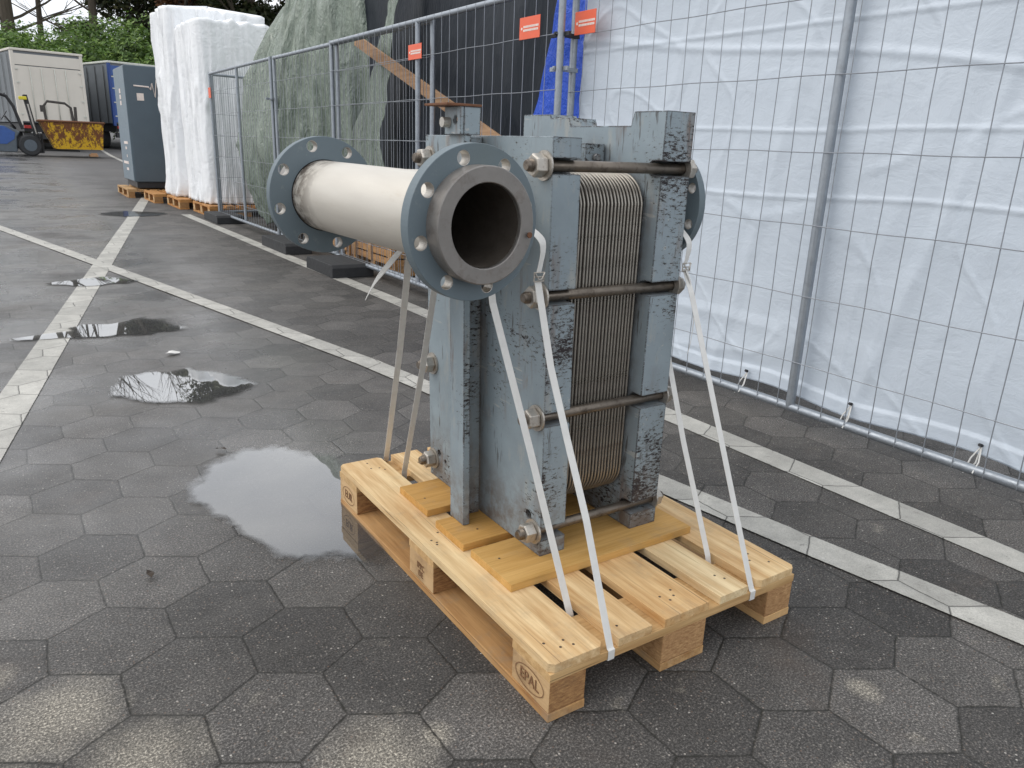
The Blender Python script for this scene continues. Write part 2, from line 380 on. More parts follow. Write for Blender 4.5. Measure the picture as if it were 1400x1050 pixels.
def machine_paint(name, base=(.255, .307, .338), chip=.0, rough=.42):
    m = NT(name); v = m.coord(); gn = m.n('NewGeometry')
    nrm = m.n('TexCoord').outputs['Normal']; sn = m.n('SeparateXYZ'); m.l(nrm, sn.inputs[0])
    front = m.ramp(m.math('ABSOLUTE', sn.outputs[1]), (.6, 0), (.8, 1))          # the flame-cut edges flake, the plate faces hold their paint
    n1 = m.noise(m.mapping(v, (1.0, 1.0, 2.6)), 46, 9, .80); n2 = m.noise(v, 3.4, 3, .55)
    comb = m.math('ADD', m.math('MULTIPLY', n1, .62), m.math('MULTIPLY', n2, .38))
    comb = m.math('ADD', comb, m.math('MULTIPLY', front, .045+chip*.5)); comb = m.math('ADD', comb, chip+.006)
    szz = m.n('SeparateXYZ'); m.l(v, szz.inputs[0]); comb = m.math('ADD', comb, m.ramp(szz.outputs[2], (.03, .035), (.35, 0)))
    ao = m.n('Bevel'); ao.samples = 4; ao.inputs['Radius'].default_value = .006
    dt = m.vm('DOT_PRODUCT', ao.outputs[0], gn.outputs['Normal'], out=1); edge = m.ramp(dt, (.80, 1), (.985, 0))
    comb = m.math('ADD', comb, m.math('MULTIPLY', edge, m.math('MULTIPLY', m.noise(v, 26, 5, .7), .26)))
    chipm = m.ramp(comb, (.600, 0), (.612, 1)); under = m.ramp(comb, (.582, 0), (.598, 1))
    var = m.ramp(m.noise(v, 5, 5, .6), (.3, .86), (.7, 1.12))
    c = m.mix(1, base, var, 'MULTIPLY')
    # pale rubbed streaks and brown runs
    c = m.mix(m.ramp(m.noise(m.mapping(v, (1, 1, .35)), 17, 7, .7), (.56, 0), (.70, .5)), c, (.40, .38, .33))
    run = m.ramp(m.noise(m.mapping(v, (1.6, 1.6, .5)), 6.5, 5, .65), (.60, 0), (.74, .75)); c = m.mix(run, c, (.20, .12, .07))
    # patchy dark brown tint in the corners, long thin scratches, rust runs
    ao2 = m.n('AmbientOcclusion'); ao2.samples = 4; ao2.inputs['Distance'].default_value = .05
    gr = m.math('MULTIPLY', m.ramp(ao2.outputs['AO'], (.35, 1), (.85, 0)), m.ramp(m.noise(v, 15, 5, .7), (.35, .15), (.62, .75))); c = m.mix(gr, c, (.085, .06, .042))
    sc1 = m.ramp(m.noise(m.mapping(v, (1, 1, .12), (0, 0, 0), (.35, 0, 0)), 70, 3, .6), (.63, 0), (.67, .8)); sc1 = m.math('MULTIPLY', sc1, m.ramp(m.noise(v, 5, 2), (.44, 0), (.56, 1))); c = m.mix(sc1, c, (.07, .065, .06))
    sc2 = m.ramp(m.noise(m.mapping(v, (1, .16, 1), (2, 1, 0), (.5, 0, 0)), 60, 3, .6), (.64, 0), (.68, .7)); sc2 = m.math('MULTIPLY', sc2, m.ramp(m.noise(v, 4, 2), (.5, 0), (.62, 1))); c = m.mix(sc2, c, (.42, .42, .40))
    rr = m.ramp(m.noise(m.mapping(v, (1, 1, .16)), 26, 4, .6), (.54, 0), (.70, .75)); rr = m.math('MULTIPLY', rr, m.ramp(m.noise(v, 3.1, 3), (.46, 0), (.58, 1))); c = m.mix(rr, c, (.15, .075, .035))
    c = m.mix(under, c, (.20, .22, .22))
    cc = m.mix(m.noise(v, 20, 3), (.014, .015, .02), (.04, .028, .026)); c = m.mix(chipm, c, cc)
    red = m.ramp(m.noise(m.mapping(v, (1, 1, 1), (3.1, 1.7, .4)), 9, 4), (.70, 0), (.74, .8)); c = m.mix(m.math('MULTIPLY', red, front), c, (.16, .02, .02))
    sz = m.n('SeparateXYZ'); m.l(v, sz.inputs[0])
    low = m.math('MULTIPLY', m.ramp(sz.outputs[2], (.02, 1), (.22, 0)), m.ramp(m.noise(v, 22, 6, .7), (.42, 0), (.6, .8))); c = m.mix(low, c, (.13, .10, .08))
    h = m.math('ADD', m.math('MULTIPLY', m.math('SUBTRACT', 1, chipm), 1.0), m.math('MULTIPLY', m.noise(v, 90, 4), .35))
    m.set(Base_Color=c, Roughness=m.mix(chipm, m.ramp(m.noise(v, 12, 4), (.3, rough-.08), (.7, rough+.14)), .75), Normal=m.bump(h, .35, .0025), Specular_IOR_Level=.4)
    return m.mat
def flange_paint():
    m = NT('slate_flange_paint'); v = m.coord()
    c = m.mix(m.noise(v, 6, 4), (.108, .142, .162), (.142, .182, .205)); c = m.mix(m.ramp(m.noise(v, 45, 6, .7), (.60, 0), (.68, .5)), c, (.2, .23, .23))
    c = m.mix(m.ramp(m.noise(v, 3.7, 3), (.55, 0), (.7, .35)), c, (.13, .155, .13))
    m.set(Base_Color=c, Roughness=.5, Normal=m.bump(m.noise(v, 70, 5), .12, .003)); return m.mat
def steel(name, a, b, rough=.4, metal=.85, stains=(.05, .03, .02), sa=.4, scale=20):
    m = NT(name); v = m.coord(); c = m.mix(m.noise(v, scale, 5, .65), a, b)
    c = m.mix(m.ramp(m.noise(v, scale*1.7, 7, .75), (.52, 0), (.66, sa)), c, stains)
    m.set(Base_Color=c, Metallic=metal, Roughness=m.ramp(m.noise(v, 35, 4), (.3, rough-.1), (.7, rough+.15)), Normal=m.bump(m.noise(v, 120, 3), .12, .002)); return m.mat
def pipe_mat():
    m = NT('pale_steel_pipe'); v = m.coord(); sx = m.n('SeparateXYZ'); m.l(v, sx.inputs[0])
    c = m.mix(m.noise(m.mapping(v, (5, .7, 5)), 7, 4), (.50, .465, .41), (.63, .595, .53))
    wz = m.n('MapRange'); wz.inputs['From Min'].default_value = .06; wz.inputs['From Max'].default_value = .19; m.l(sx.outputs[1], wz.inputs['Value'])
    st = m.math('MULTIPLY', wz.outputs[0], m.ramp(m.noise(v, 16, 7, .75), (.44, 0), (.56, 1))); c = m.mix(st, c, (.06, .035, .022))
    c = m.mix(m.ramp(m.noise(m.mapping(v, (4, .8, 4)), 8, 6, .7), (.58, 0), (.75, .4)), c, (.42, .35, .27))
    m.set(Base_Color=c, Metallic=.25, Roughness=.42, Normal=m.bump(m.noise(v, 60, 4), .06, .002)); return m.mat
def tarp(name, a, b, rough=.45, bump=.5, scale=6, dist=.02, spec=.5, whiten=0, stretch=(1, 1, 1)):
    m = NT(name); v = m.coord(); vv = m.mapping(v, stretch)
    n1 = m.n('TexNoise'); n1.noise_dimensions = '3D'; n1.inputs['Scale'].default_value = scale; n1.inputs['Detail'].default_value = 6; n1.inputs['Roughness'].default_value = .6; n1.inputs['Distortion'].default_value = .6; m.l(vv, n1.inputs['Vector'])
    f = n1.outputs['Fac']; rid = m.math('ABSOLUTE', m.math('SUBTRACT', f, .5)); rid = m.ramp(rid, (0, 1), (.10, 0))
    f2 = m.noise(vv, scale*3.1, 5, .6, .8); rid2 = m.ramp(m.math('ABSOLUTE', m.math('SUBTRACT', f2, .5)), (0, 1), (.12, 0))
    c = m.mix(m.noise(v, 1.8, 4), a, b)
    if whiten: c = m.mix(m.math('MULTIPLY', m.math('MULTIPLY', rid2, m.ramp(m.noise(v, 34, 5, .75), (.45, 0), (.58, 1))), whiten), c, tuple(min(1, x*1.9) for x in b)); c = m.mix(m.ramp(m.noise(vv, scale*2, 5, .7), (.5, 0), (.66, whiten)), c, tuple(x*.5 for x in a))
    h = m.math('ADD', m.math('ADD', m.math('MULTIPLY', rid, .6), m.math('MULTIPLY', rid2, .3)), m.math('MULTIPLY', f, 1.4))
    m.set(Base_Color=c, Roughness=rough, Normal=m.bump(h, bump, dist), Specular_IOR_Level=spec); return m.mat
def leaf(name, a, b, c3=None):
    m = NT(name); g = m.n('NewGeometry'); r = g.outputs['Random Per Island']
    c = m.ramp(r, (0, a), (.6, b), (1, c3 or b)); pn = m.noise(m.world(), .45, 3); c = m.mix(1, c, m.ramp(pn, (.3, .7), (.7, 1.3)), 'MULTIPLY')
    m.set(Base_Color=c, Roughness=.5, Specular_IOR_Level=.4)
    tl = m.n('BsdfTranslucent'); m.l(c, tl.inputs[0]); ms = m.n('MixShader'); ms.inputs[0].default_value = .3
    m.l(m.b.outputs[0], ms.inputs[1]); m.l(tl.outputs[0], ms.inputs[2]); m.l(ms.outputs[0], m.out.inputs[0]); return m.mat
def rusty_yellow():
    m = NT('rusty_yellow_steel'); v = m.coord(); n = m.noise(m.mapping(v, (1, 1, .5)), 9, 9, .8)
    sz = m.n('SeparateXYZ'); m.l(v, sz.inputs[0])
    k = m.math('ADD', n, m.ramp(sz.outputs[2], (.05, -.0), (.45, .08)))
    c = m.mix(m.ramp(k, (.53, 0), (.57, 1)), (.66, .40, .02), m.mix(m.noise(v, 14, 4), (.10, .035, .012), (.22, .08, .03)))
    m.set(Base_Color=c, Roughness=.7); return m.mat
def bark():
    m = NT('bark'); v = m.coord(); c = m.mix(m.noise(m.mapping(v, (3, 3, .6)), 5, 6, .7), (.035, .028, .02), (.12, .10, .075)); m.set(Base_Color=c, Roughness=.95); return m.mat

MP = paving(); MPL = paint_line(); MW = water()
MWY = wood('pine_board_lengthwise', 'y', (.56, .345, .15), (.87, .69, .42), .34); MWX = wood('pine_board_crosswise', 'x', (.45, .27, .11), (.70, .49, .25), .2)
MLB = wood('yellow_packing_board', 'x', (.52, .31, .09), (.69, .45, .17), .30)
MWYD = wood('side_pine_board', 'y', (.34, .18, .07), (.62, .40, .19), .6)
MEG = endgrain(); MNAIL = simple('nail_head', (.10, .07, .05), .6, .5)
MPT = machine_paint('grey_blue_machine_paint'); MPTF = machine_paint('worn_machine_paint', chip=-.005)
MFL = flange_paint(); MPIPE = pipe_mat()
MCOL = steel('collar_steel', (.20, .19, .18), (.30, .28, .26), .45, .55, (.10, .06, .04), .35)
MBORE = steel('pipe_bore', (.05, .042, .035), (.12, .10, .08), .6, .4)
MROD = steel('oiled_rod_steel', (.10, .085, .07), (.26, .22, .18), .38, .75, (.03, .018, .012), .6)
MNUT = steel('zinc_nut', (.38, .35, .31), (.56, .53, .48), .4, .7, (.16, .11, .07), .5, 60)
MPLATE = steel('stainless_plate_edge', (.25, .23, .20), (.41, .38, .335), .34, .75, (.10, .06, .035), .4, 25)
MGASK = simple('black_gasket', (.012, .011, .010), .8)
MRUST = simple('rusted_plate', (.16, .07, .035), .85, 0, 30, .5, .4)
MSTRAP = NT('white_woven_strap'); _v = MSTRAP.coord(); MSTRAP = MSTRAP.set(Base_Color=MSTRAP.mix(MSTRAP.noise(_v, 40, 4), (.60, .59, .56), (.74, .73, .70)), Roughness=.6, Normal=MSTRAP.bump(MSTRAP.noise(MSTRAP.mapping(_v, (60, 60, 900)), 5, 2), .25, .001))
MGALV = steel('galvanised_tube', (.26, .29, .33), (.40, .43, .46), .42, .65, (.2, .2, .2), .25, 14)
MWIRE = steel('galvanised_wire', (.24, .26, .29), (.34, .36, .39), .45, .45, (.2, .2, .2), .2)
MWTARP = tarp('white_tarpaulin_sheet', (.545, .61, .685), (.605, .665, .735), .45, .13, 2.6, .016, stretch=(1, 1, 1.6))
MGTARP = tarp('green_tarpaulin_sheet', (.125, .165, .125), (.24, .29, .235), .25, .7, 8, .022, 1.0, whiten=.24, stretch=(1, 1, .28))
MDTARP = tarp('black_tarpaulin_sheet', (.006, .009, .016), (.014, .020, .028), .5, .18, 1.3, .05, .25, stretch=(1, 1, .3))
MBTARP = tarp('blue_tarpaulin_sheet', (.003, .055, .46), (.004, .085, .60), .45, .5, 5, .02)
MWRAP = tarp('white_shrink_film', (.84, .86, .88), (.90, .91, .92), .3, .3, 1.6, .03, .6)
MRUB = simple('black_rubber', (.028, .029, .031), .75, 0, 30, .3, .4)
MSIGN = simple('orange_sign_plastic', (.80, .13, .055), .45, 0, 8, .06); MSIGNW = simple('white_print', (.78, .68, .62), .6)
MDARK = simple('dark_plastic', (.02, .02, .022), .5); MBLUE = simple('blue_lacquer', (.03, .09, .30), .35); MGREYL = simple('grey_lacquer', (.085, .105, .125), .4)
MYEL = simple('yellow_lamp', (.65, .55, .03), .4)

# ------------------------------------------------------------------ setting: ground
def gz(y): return .02*max(0.0, y-16)
mb = MB()
ys = [-400, -60, -12, 0, 8, 16, 24, 40, 70, 120, 500]
for i in range(len(ys)-1):
    a, b = ys[i], ys[i+1]
    mb.add([(-400, a, gz(a)), (500, a, gz(a)), (500, b, gz(b)), (-400, b, gz(b))], [(0, 1, 2, 3)])
g = mb.build('paved_ground', MP, kind='structure', org=(0, 0, 0))
def line(pts, w, z=.0035):
    mb = MB(); P = []; rim = []
    dense = []
    for a, b in zip(pts[:-1], pts[1:]):
        a = Vector(a); b = Vector(b); n = max(1, int((b-a).length/.25))
        dense += [a.lerp(b, k/n) for k in range(n)]
    dense.append(Vector(pts[-1]))
    for i, p in enumerate(dense):
        d = (dense[min(i+1, len(dense)-1)]-dense[max(0, i-1)]).normalized(); nn = Vector((-d.y, d.x))
        for s, r in ((-1.05, 0), (-.85, 1), (.85, 1), (1.05, 0)):
            q = p+nn*s*w/2; P.append((q.x, q.y, z+gz(q.y))); rim.append(r)
    F = [(i*4+k, i*4+k+1, i*4+5+k, i*4+4+k) for i in range(len(dense)-1) for k in range(3)]
    mb.add(P, F); o = mb.build('road_marking', MPL, kind='structure')
    at = o.data.attributes.new('rim', 'FLOAT', 'POINT'); at.data.foreach_set('value', rim); return o
line([(-1.98, -2.8), (-.99, 2.37), (-.375, 5.57), (.383, 9.5), (.93, 12.3), (1.6, 15.8)], .155)
line([(-2.2, 16.9), (-.87, 10.49), (-.29, 7.8), (.235, 5.32), (.77, 2.8), (1.17, .22), (1.48, -1.6)], .125, .0056)
line([(1.70, -3.5), (1.675, .6), (1.665, 4.3), (1.63, 7), (1.60, 12)], .132)
line([(3.6, 44), (3.1, 34), (2.9, 25.9)], .13)
def puddle(pts, z=.0080, seed=0, rough=.06):
    cx = sum(p[0] for p in pts)/len(pts); cy = sum(p[1] for p in pts)/len(pts)
    # smooth, irregular outline: Catmull-Rom through the points plus noise
    out = []; n = len(pts); K = 14
    for i in range(n):
        p0, p1, p2, p3 = [Vector(pts[(i+j-1) % n]) for j in range(4)]
        for k in range(K):
            t = k/K; q = .5*((2*p1)+(p2-p0)*t+(2*p0-5*p1+4*p2-p3)*t*t+(3*p1-p0-3*p2+p3)*t**3)
            s = 1+rough*noise.noise(Vector((q.x*9+seed, q.y*9, seed)))*2
            out.append((cx+(q.x-cx)*s, cy+(q.y-cy)*s))
    mb = MB(); V = []; rim = []
    rings = [1.16, .98, .78, .6, .3]
    for r, val in zip(rings, (-.3, .4, 1.3, 1.8, 1.8)):
        for (x, y) in out: V.append((cx+(x-cx)*r, cy+(y-cy)*r, z+gz(y))); rim.append(val)
    V.append((cx, cy, z+gz(cy))); rim.append(1); m = len(out)
    F = [(i*m+k, i*m+(k+1) % m, (i+1)*m+(k+1) % m, (i+1)*m+k) for i in range(4) for k in range(m)]+[(4*m+k, 4*m+(k+1) % m, 5*m) for k in range(m)]
    mb.add(V, F); o = mb.build('puddle', MW, kind='structure')
    at = o.data.attributes.new('rim', 'FLOAT', 'POINT'); at.data.foreach_set('value', rim); return o
puddle([(-.44, 1.52), (-.30, 1.72), (-.17, 1.84), (.0, 1.74), (.14, 1.57), (.10, 1.25), (.06, .98), (-.02, .80), (-.16, .86), (-.27, .92), (-.34, 1.10), (-.38, 1.30)], seed=1)
puddle([(-.53, 2.86), (-.40, 3.08), (-.25, 3.06), (-.10, 3.06), (.12, 2.68), (-.02, 2.52), (-.19, 2.46), (-.42, 2.63)], seed=4, rough=.10)
puddle([(-.90, 4.12), (-.62, 4.22), (-.53, 4.38), (-.33, 4.33), (-.10, 4.44), (.06, 4.02), (-.13, 3.98), (-.34, 3.97), (-.66, 4.03)], seed=8, rough=.12)
puddle([(-.60, 6.02), (-.40, 6.14), (-.18, 6.24), (.05, 5.93), (-.14, 5.86), (-.33, 5.80)], seed=12, rough=.12)
puddle([(.40, 12.25), (.81, 12.7), (1.35, 12.3), (1.2, 11.85), (.75, 11.7)], seed=15, rough=.1)

# ------------------------------------------------------------------ the EUR pallet
def nails(mb, x, y, z, n=3, sx=.03, sy=.03):
    for k in range(n):
        px = x+random.uniform(-sx, sx); py = y+random.uniform(-sy, sy)
        mb.tube([(px, py, z-.001), (px, py, z+.0006)], .0036, 8, 1, True, False)
def make_pallet(root, mats=(MWY, MWX, MEG, MWYD), stamp=True):
    mWY, mWX, mEG, mSD = mats; O = ORG[root.name]; ox, oy, oz = O
    xs = [(0, .145), (.1863, .2863), (.3275, .4725), (.5137, .6137), (.655, .8)]
    for i, (a, b) in enumerate(xs):
        mb = MB(); mb.box(ox+a, ox+b, oy, oy+1.2, oz+.122, oz+.144, 0, .012 if i in (0, 4) else None)
        for yy in (.07, .6, 1.13): nails(mb, ox+(a+b)/2, oy+yy, oz+.144, 4 if b-a > .12 else 2, (b-a)*.32, .04)
        mb.build('deck_board', [mWY, MNAIL], root, .0015)
    for yy in (0, .5275, 1.055):
        MB().box(ox+.0, ox+.8, oy+yy, oy+yy+.145, oz+.1, oz+.1215).build('stringer_board', mWX, root, .0012)
    for (a, b) in ((0, .1), (.3275, .4725), (.7, .8)):
        for yy in (0, .5275, 1.055):
            MB().box(ox+a+.001, ox+b-.001, oy+yy+.001, oy+yy+.144, oz+.022, oz+.0995).build('block', mEG if a else mSD if False else MBLK, root, .0025)
        mb = MB(); mb.box(ox+a, ox+b, oy, oy+1.2, oz, oz+.0215); mb.build('bottom_board', mSD, root, .0015)
# block: pine sides along its length, pressed/end grain across
def blockmat():
    m = NT('pine_block'); v = m.coord(); nrm = m.n('TexCoord').outputs['Normal']; sn = m.n('SeparateXYZ'); m.l(nrm, sn.inputs[0])
    f = m.ramp(m.math('ABSOLUTE', sn.outputs[1]), (.5, 0), (.8, 1))
    g = m.noise(m.mapping(v, (10, 1, 12)), 4, 6, .65); a = m.mix(g, (.40, .235, .10), (.66, .46, .25))
    n1 = m.noise(m.mapping(v, (1, 1, 4)), 45, 5, .75); b = m.mix(m.ramp(n1, (.3, 0), (.7, 1)), (.17, .07, .025), (.50, .28, .11))
    c = m.mix(f, a, b); c = m.mix(m.ramp(m.noise(v, 8, 6, .7), (.50, 0), (.72, .65)), c, (.15, .085, .045))
    m.set(Base_Color=c, Roughness=.85, Normal=m.bump(m.mix(f, g, n1), .5, .005)); return m.mat
MBLK = blockmat()
pal = thing('wooden_pallet', 'pale new wooden pallet under the heat exchanger with stamped oval mark on its corner block', 'pallet', (0, 0, 0), )
make_pallet(pal)
corner = [o for o in pal.children if o.name.startswith('block')][0]
# stamped lettering on the long side of the near block
MST = simple('scorched_stamp', (.20, .10, .045), .9)
def stamp(ymid, zmid, txt, ring, size, par):
    mb = MB(); vs, fs = text_mesh(txt, size, .0004)
    mb.add([(-.0006-c, ymid-a*1.0, zmid+b*1.15) for a, b, c in vs], fs)
    if ring:
        N = 48
        for r in range(N):
            a0 = 2*math.pi*r/N; a1 = 2*math.pi*(r+1)/N
            q = [(-.0006, ymid-ry*math.cos(a), zmid+rz*math.sin(a)) for a, (ry, rz) in ((a0, ring), (a1, ring), (a1, (ring[0]-.0022, ring[1]-.0022)), (a0, (ring[0]-.0022, ring[1]-.0022)))]
            mb.add(q, [(0, 1, 2, 3)])
    mb.build('burnt_mark', MST, par)
blks = [o for o in pal.children if o.name.split('.')[0] == 'block']
stamp(.074, .061, 'EPAL', (.055, .029), .034, blks[0])
stamp(.60, .068, 'IPPC', None, .022, blks[1]); stamp(.60, .045, 'DE', None, .022, blks[1])
stamp(1.125, .061, 'EUR', (.050, .029), .034, blks[2])

# loose packing boards under the machine
def board(x0, x1, y0, y1, lab):
    mb = MB(); mb.box(x0, x1, y0, y1, .1445, .1655); nails(mb, x0+.05, (y0+y1)/2, .1655, 1); mb.build('packing_board', [MLB, MNAIL], None, .0018, label=lab, cat='board', group='loose yellow boards under the heat exchanger')
board(.078, .688, .272, .466, 'long yellow board under the near feet of the heat exchanger, reaching across the pallet')
board(.074, .52, .498, .655, 'yellow board under the upright column of the heat exchanger, middle of the three')
board(.082, .60, .722, .905, 'yellow board under the far end of the heat exchanger, nearest the far pallet end')

# ------------------------------------------------------------------ heat exchanger
Z0 = .166
hx = thing('plate_heat_exchanger', 'large grey blue plate heat exchanger with chipped paint strapped upright on the pallet', 'heat exchanger', (.415, .63, Z0))
BZ = (1.138, .843, .540, .228)
YN, YF = .347, .955
def slab(name, xa, xb, ztop, ears, mat, lab=None):
    sw = .0175; dp = .047; P = [(YN, Z0+.0)]
    # outline in (y,z), starting near-bottom, walking up the near edge with open slots
    for z in reversed(BZ):
        P += [(YN, z-sw)] + [(YN+dp-sw+sw*math.sin(a), z-sw*math.cos(a)) for a in [math.pi*k/8 for k in range(9)]] + [(YN, z+sw)]
    if ears:
        P += [(YN, ztop), (YN+.115, ztop), (YN+.125, ztop-.034), (YF-.235, ztop-.034), (YF-.225, ztop-.012), (YF-.14, ztop-.012), (YF-.135, ztop-.002), (YF, ztop-.002)]
    else: P += [(YN, ztop), (YF, ztop)]
    for z in BZ:
        P += [(YF, z+sw)] + [(YF-dp+sw-sw*math.sin(a), z+sw*math.cos(a)) for a in [math.pi*k/8 for k in range(9)]] + [(YF, z-sw)]
    P += [(YF, Z0)]
    holes = [circ(YN+.055, Z0+.098, .012, 14), circ(YF-.06, Z0+.09, .010, 14), circ(YF-.10, Z0+.075, .006, 12)] if not ears else []
    vs, fs = shape2d([P]+holes, xb-xa, .0018, 1); mb = MB(); xm = (xa+xb)/2
    mb.add([(xm+c, a, b) for a, b, c in vs], fs)
    return mb.build(name, mat, hx, label=lab)
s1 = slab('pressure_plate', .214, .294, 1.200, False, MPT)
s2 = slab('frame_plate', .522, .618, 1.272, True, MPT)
# slight lean of the front plate like in the photograph
for o in (s1,):
    for v in o.data.vertices: v.co.x -= .022*(v.co.z)
def lean1(z): return -.022*(z-Z0)
# plate pack
px0, px1 = .298, .512; NPL = 20; pitch = (px1-px0)/NPL
def rrect(y0, y1, z0, z1, r, n=10):
    P = []
    for cx, cy, a0 in ((y1-r, z1-r, 0), (y0+r, z1-r, 90), (y0+r, z0+r, 180), (y1-r, z0+r, 270)):
        for k in range(n+1):
            a = R(a0+90*k/n); P.append((cx+r*math.cos(a), cy+r*math.sin(a)))
    return P
outl = rrect(YN+.042, YF-.04, .262, 1.125, .085)
inner = rrect(YN+.053, YF-.053, .273, 1.114, .076)
pk = MB(); pk.prism(inner, .274, .5205, 0, 'x'); pk.build('gasket_stack', MGASK, hx)
pvs, pfs = shape2d([outl], .0060, .0029, 2)
plate0 = None
for k in range(NPL):
    xm = px0+pitch*(k+.5)
    if plate0 is None:
        mb = MB(); V = []
        for a, b, c in pvs:
            V.append((xm+c+.0006*math.sin(b*180), a, b))
        mb.add(V, pfs, 0, True); plate0 = mb.build('heat_plate', MPLATE, hx)
        p0x = xm
    else:
        c = plate0.copy(); COL.objects.link(c); c.parent = hx; c.location.x = xm-p0x; c.location.y = random.uniform(-.0012, .0012); c.location.z = random.uniform(-.0010, .001)
# tie rods, nuts and washers
def hexnut(mb, p, d, r, h, m=0):
    p = Vector(p); d = Vector(d)
    a = random.uniform(0, 1)
    mb.tube([p, p+d*h*.12, p+d*h*.88, p+d*h], [r*.9, r, r, r*.88], 6, m, True, False, ang=a)
def tie_rod(y, z, proto=None):
    xl = .214+lean1(z); xr = .618
    L0 = xl-.052; L1 = xr+.045
    mb = MB(); mb.tube([(L0, y, z), (L0+.004, y, z), (L1-.004, y, z), (L1, y, z)], [.0105, .013, .013, .0105], 20)
    for k in range(16):    # rolled thread near the nut
        x = L0+.006+k*.0022; mb.lathe((x, y, z), (1, 0, 0), [(0, .013), (.0011, .0142), (.0022, .013)], 16)
    rod = mb.build('tie_rod', MROD, hx)
    mb = MB(); mb.lathe((xl-.0055, y, z), (1, 0, 0), [(0, .014), (0, .033), (.005, .033), (.005, .014)], 28, 0, False); mb.build('washer', MNUT, rod)
    mb = MB(); hexnut(mb, (xl-.0055, y, z), (-1, 0, 0), .0265, .030); mb.build('nut', MNUT, rod, .0012)
    mb = MB(); mb.lathe((xr, y, z), (1, 0, 0), [(.0005, .014), (.0005, .031), (.005, .031), (.005, .014)], 28, 0, False); mb.build('washer', MNUT, rod)
    mb = MB(); hexnut(mb, (xr+.0055, y, z), (1, 0, 0), .0255, .026); mb.build('nut', MNUT, rod, .0012)
for z in BZ:
    tie_rod(YN+.028, z); tie_rod(YF-.028, z)
# upright support column in front of the pressure plate
mb = MB(); mb.box(.126, .146, .590, .664, Z0, 1.200); mb.box(.146, .209, .644, .660, Z0, 1.196)
col = mb.build('support_column', MPTF, hx, .0015)
for v in col.data.vertices:
    v.co.x += -.018*(v.co.z)
mb = MB(); vs, fs = shape2d([[(.588, 1.199), (.664, 1.199), (.664, 1.262), (.588, 1.262)], circ(.612, 1.232, .010, 16), circ(.642, 1.226, .009, 16)], .010, .001, 1)
mb.add([(.100+c, a, b) for a, b, c in vs], fs); mb.box(.106, .150, .588, .598, 1.199, 1.262)
br = mb.build('hanger_bracket', MPTF, hx)
MB().box(.058, .152, .585, .70, 1.2625, 1.268).build('top_plate', MRUST, br, .001)
mb = MB(); mb.tube([(.094, .642, 1.226), (.075, .642, 1.226)], .012, 12); mb.build('bracket_bolt', MNUT, br)
# carrying bar between the plates and the guide blocks
mb = MB(); mb.box(.270, .519, .600, .650, 1.148, 1.190); mb.build('carrying_bar', MPT, hx, .0015)
mb = MB(); mb.box(.452, .515, .56, .598, 1.128, 1.192); mb.tube([(.483, .556, 1.158), (.483, .545, 1.158)], .010, 6, 0, True, False); mb.build('roller_block', MPT, hx, .0015)
mb = MB(); mb.box(.30, .51, .60, .65, .196, .23); mb.build('guide_bar', MPT, hx, .0015)
# pipe spool on the near side
A = Vector((-.108, .165, 1.036)); B = Vector((-.155, .832, 1.043)); AX = (B-A).normalized()
Fz = AX.to_track_quat('Z', 'X').to_matrix()
def flange(name, cen, axis, R0, Ri, t, mat, parent, nh=8, rot=22.5, bc=.120, hr=.0125):
    axis = Vector(axis).normalized(); x = Vector((0, 0, 1)).cross(axis).normalized(); y = axis.cross(x)
    loops = [circ(0, 0, R0, 96), circ(0, 0, Ri, 64)]+[circ(bc*math.cos(R(rot+360/nh*k)), bc*math.sin(R(rot+360/nh*k)), hr, 24) for k in range(nh)]
    vs, fs = shape2d(loops, t, .0012, 1); mb = MB()
    mb.add([Vector(cen)+x*a+y*b+axis*c for a, b, c in vs], fs)
    hc = [(bc*math.cos(R(rot+360/nh*k)), bc*math.sin(R(rot+360/nh*k))) for k in range(nh)]
    for i, f in enumerate(fs):
        ca = sum(vs[j][0] for j in f)/len(f); cb = sum(vs[j][1] for j in f)/len(f)
        if len(f) == 4 and any(math.hypot(ca-a, cb-b) < hr*1.2 for a, b in hc) and max(math.hypot(vs[j][0]-ca, vs[j][1]-cb) for j in f) < hr: mb.m[i] = 1
    ob = mb.build(name, [mat, MNUT], parent)
    return ob
pipe = MB(); Lp = (B-A).length
pipe.lathe(A, AX, [(-.030, .0752), (.0, .084), (Lp+.010, .084)], 72)
pipe.build('pipe', MPIPE, hx)
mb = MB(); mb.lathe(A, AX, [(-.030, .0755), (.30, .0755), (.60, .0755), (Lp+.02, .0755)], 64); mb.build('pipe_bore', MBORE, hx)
mb = MB(); mb.lathe(A, AX, [(0, .0765), (-.036, .0765), (-.0375, .078), (-.0375, .104), (-.036, .106), (0, .106)], 96, 0, True); co = mb.build('pipe_collar', MCOL, hx)
mb = MB(); rc = A+AX*(-.0385); rx = Vector((1, 0, 0)); pz = rc+rx*.093+Vector((0, 0, -.018)); mb.tube([pz+AX*.003, pz], .0055, 10); mb.build('rust_spot', MRUST, co)
flange('near_flange', A+AX*.013, AX, .1425, .0855, .026, MFL, hx, rot=22.5+8)
flange('far_flange', B, AX, .1405, .0845, .022, MFL, hx, rot=22.5+8)
mb = MB(); mb.lathe(B, AX, [(-.0125, .0845), (-.0125, .0865), (-.011, .0865)], 64); mb.build('weld_ring', MGASK, hx)
mb = MB(); mb.lathe(B, AX, [(.011, .0765), (.040, .0765), (.040, .106), (.011, .106)], 96, 0, True); mb.build('pipe_collar', MCOL, hx)
mb = MB(); mb.lathe((-.13, .50, 1.040), (1, 0, 0), [(.03, .0805), (.318, .0805)], 64); mb.build('branch_pipe', MPIPE, hx)
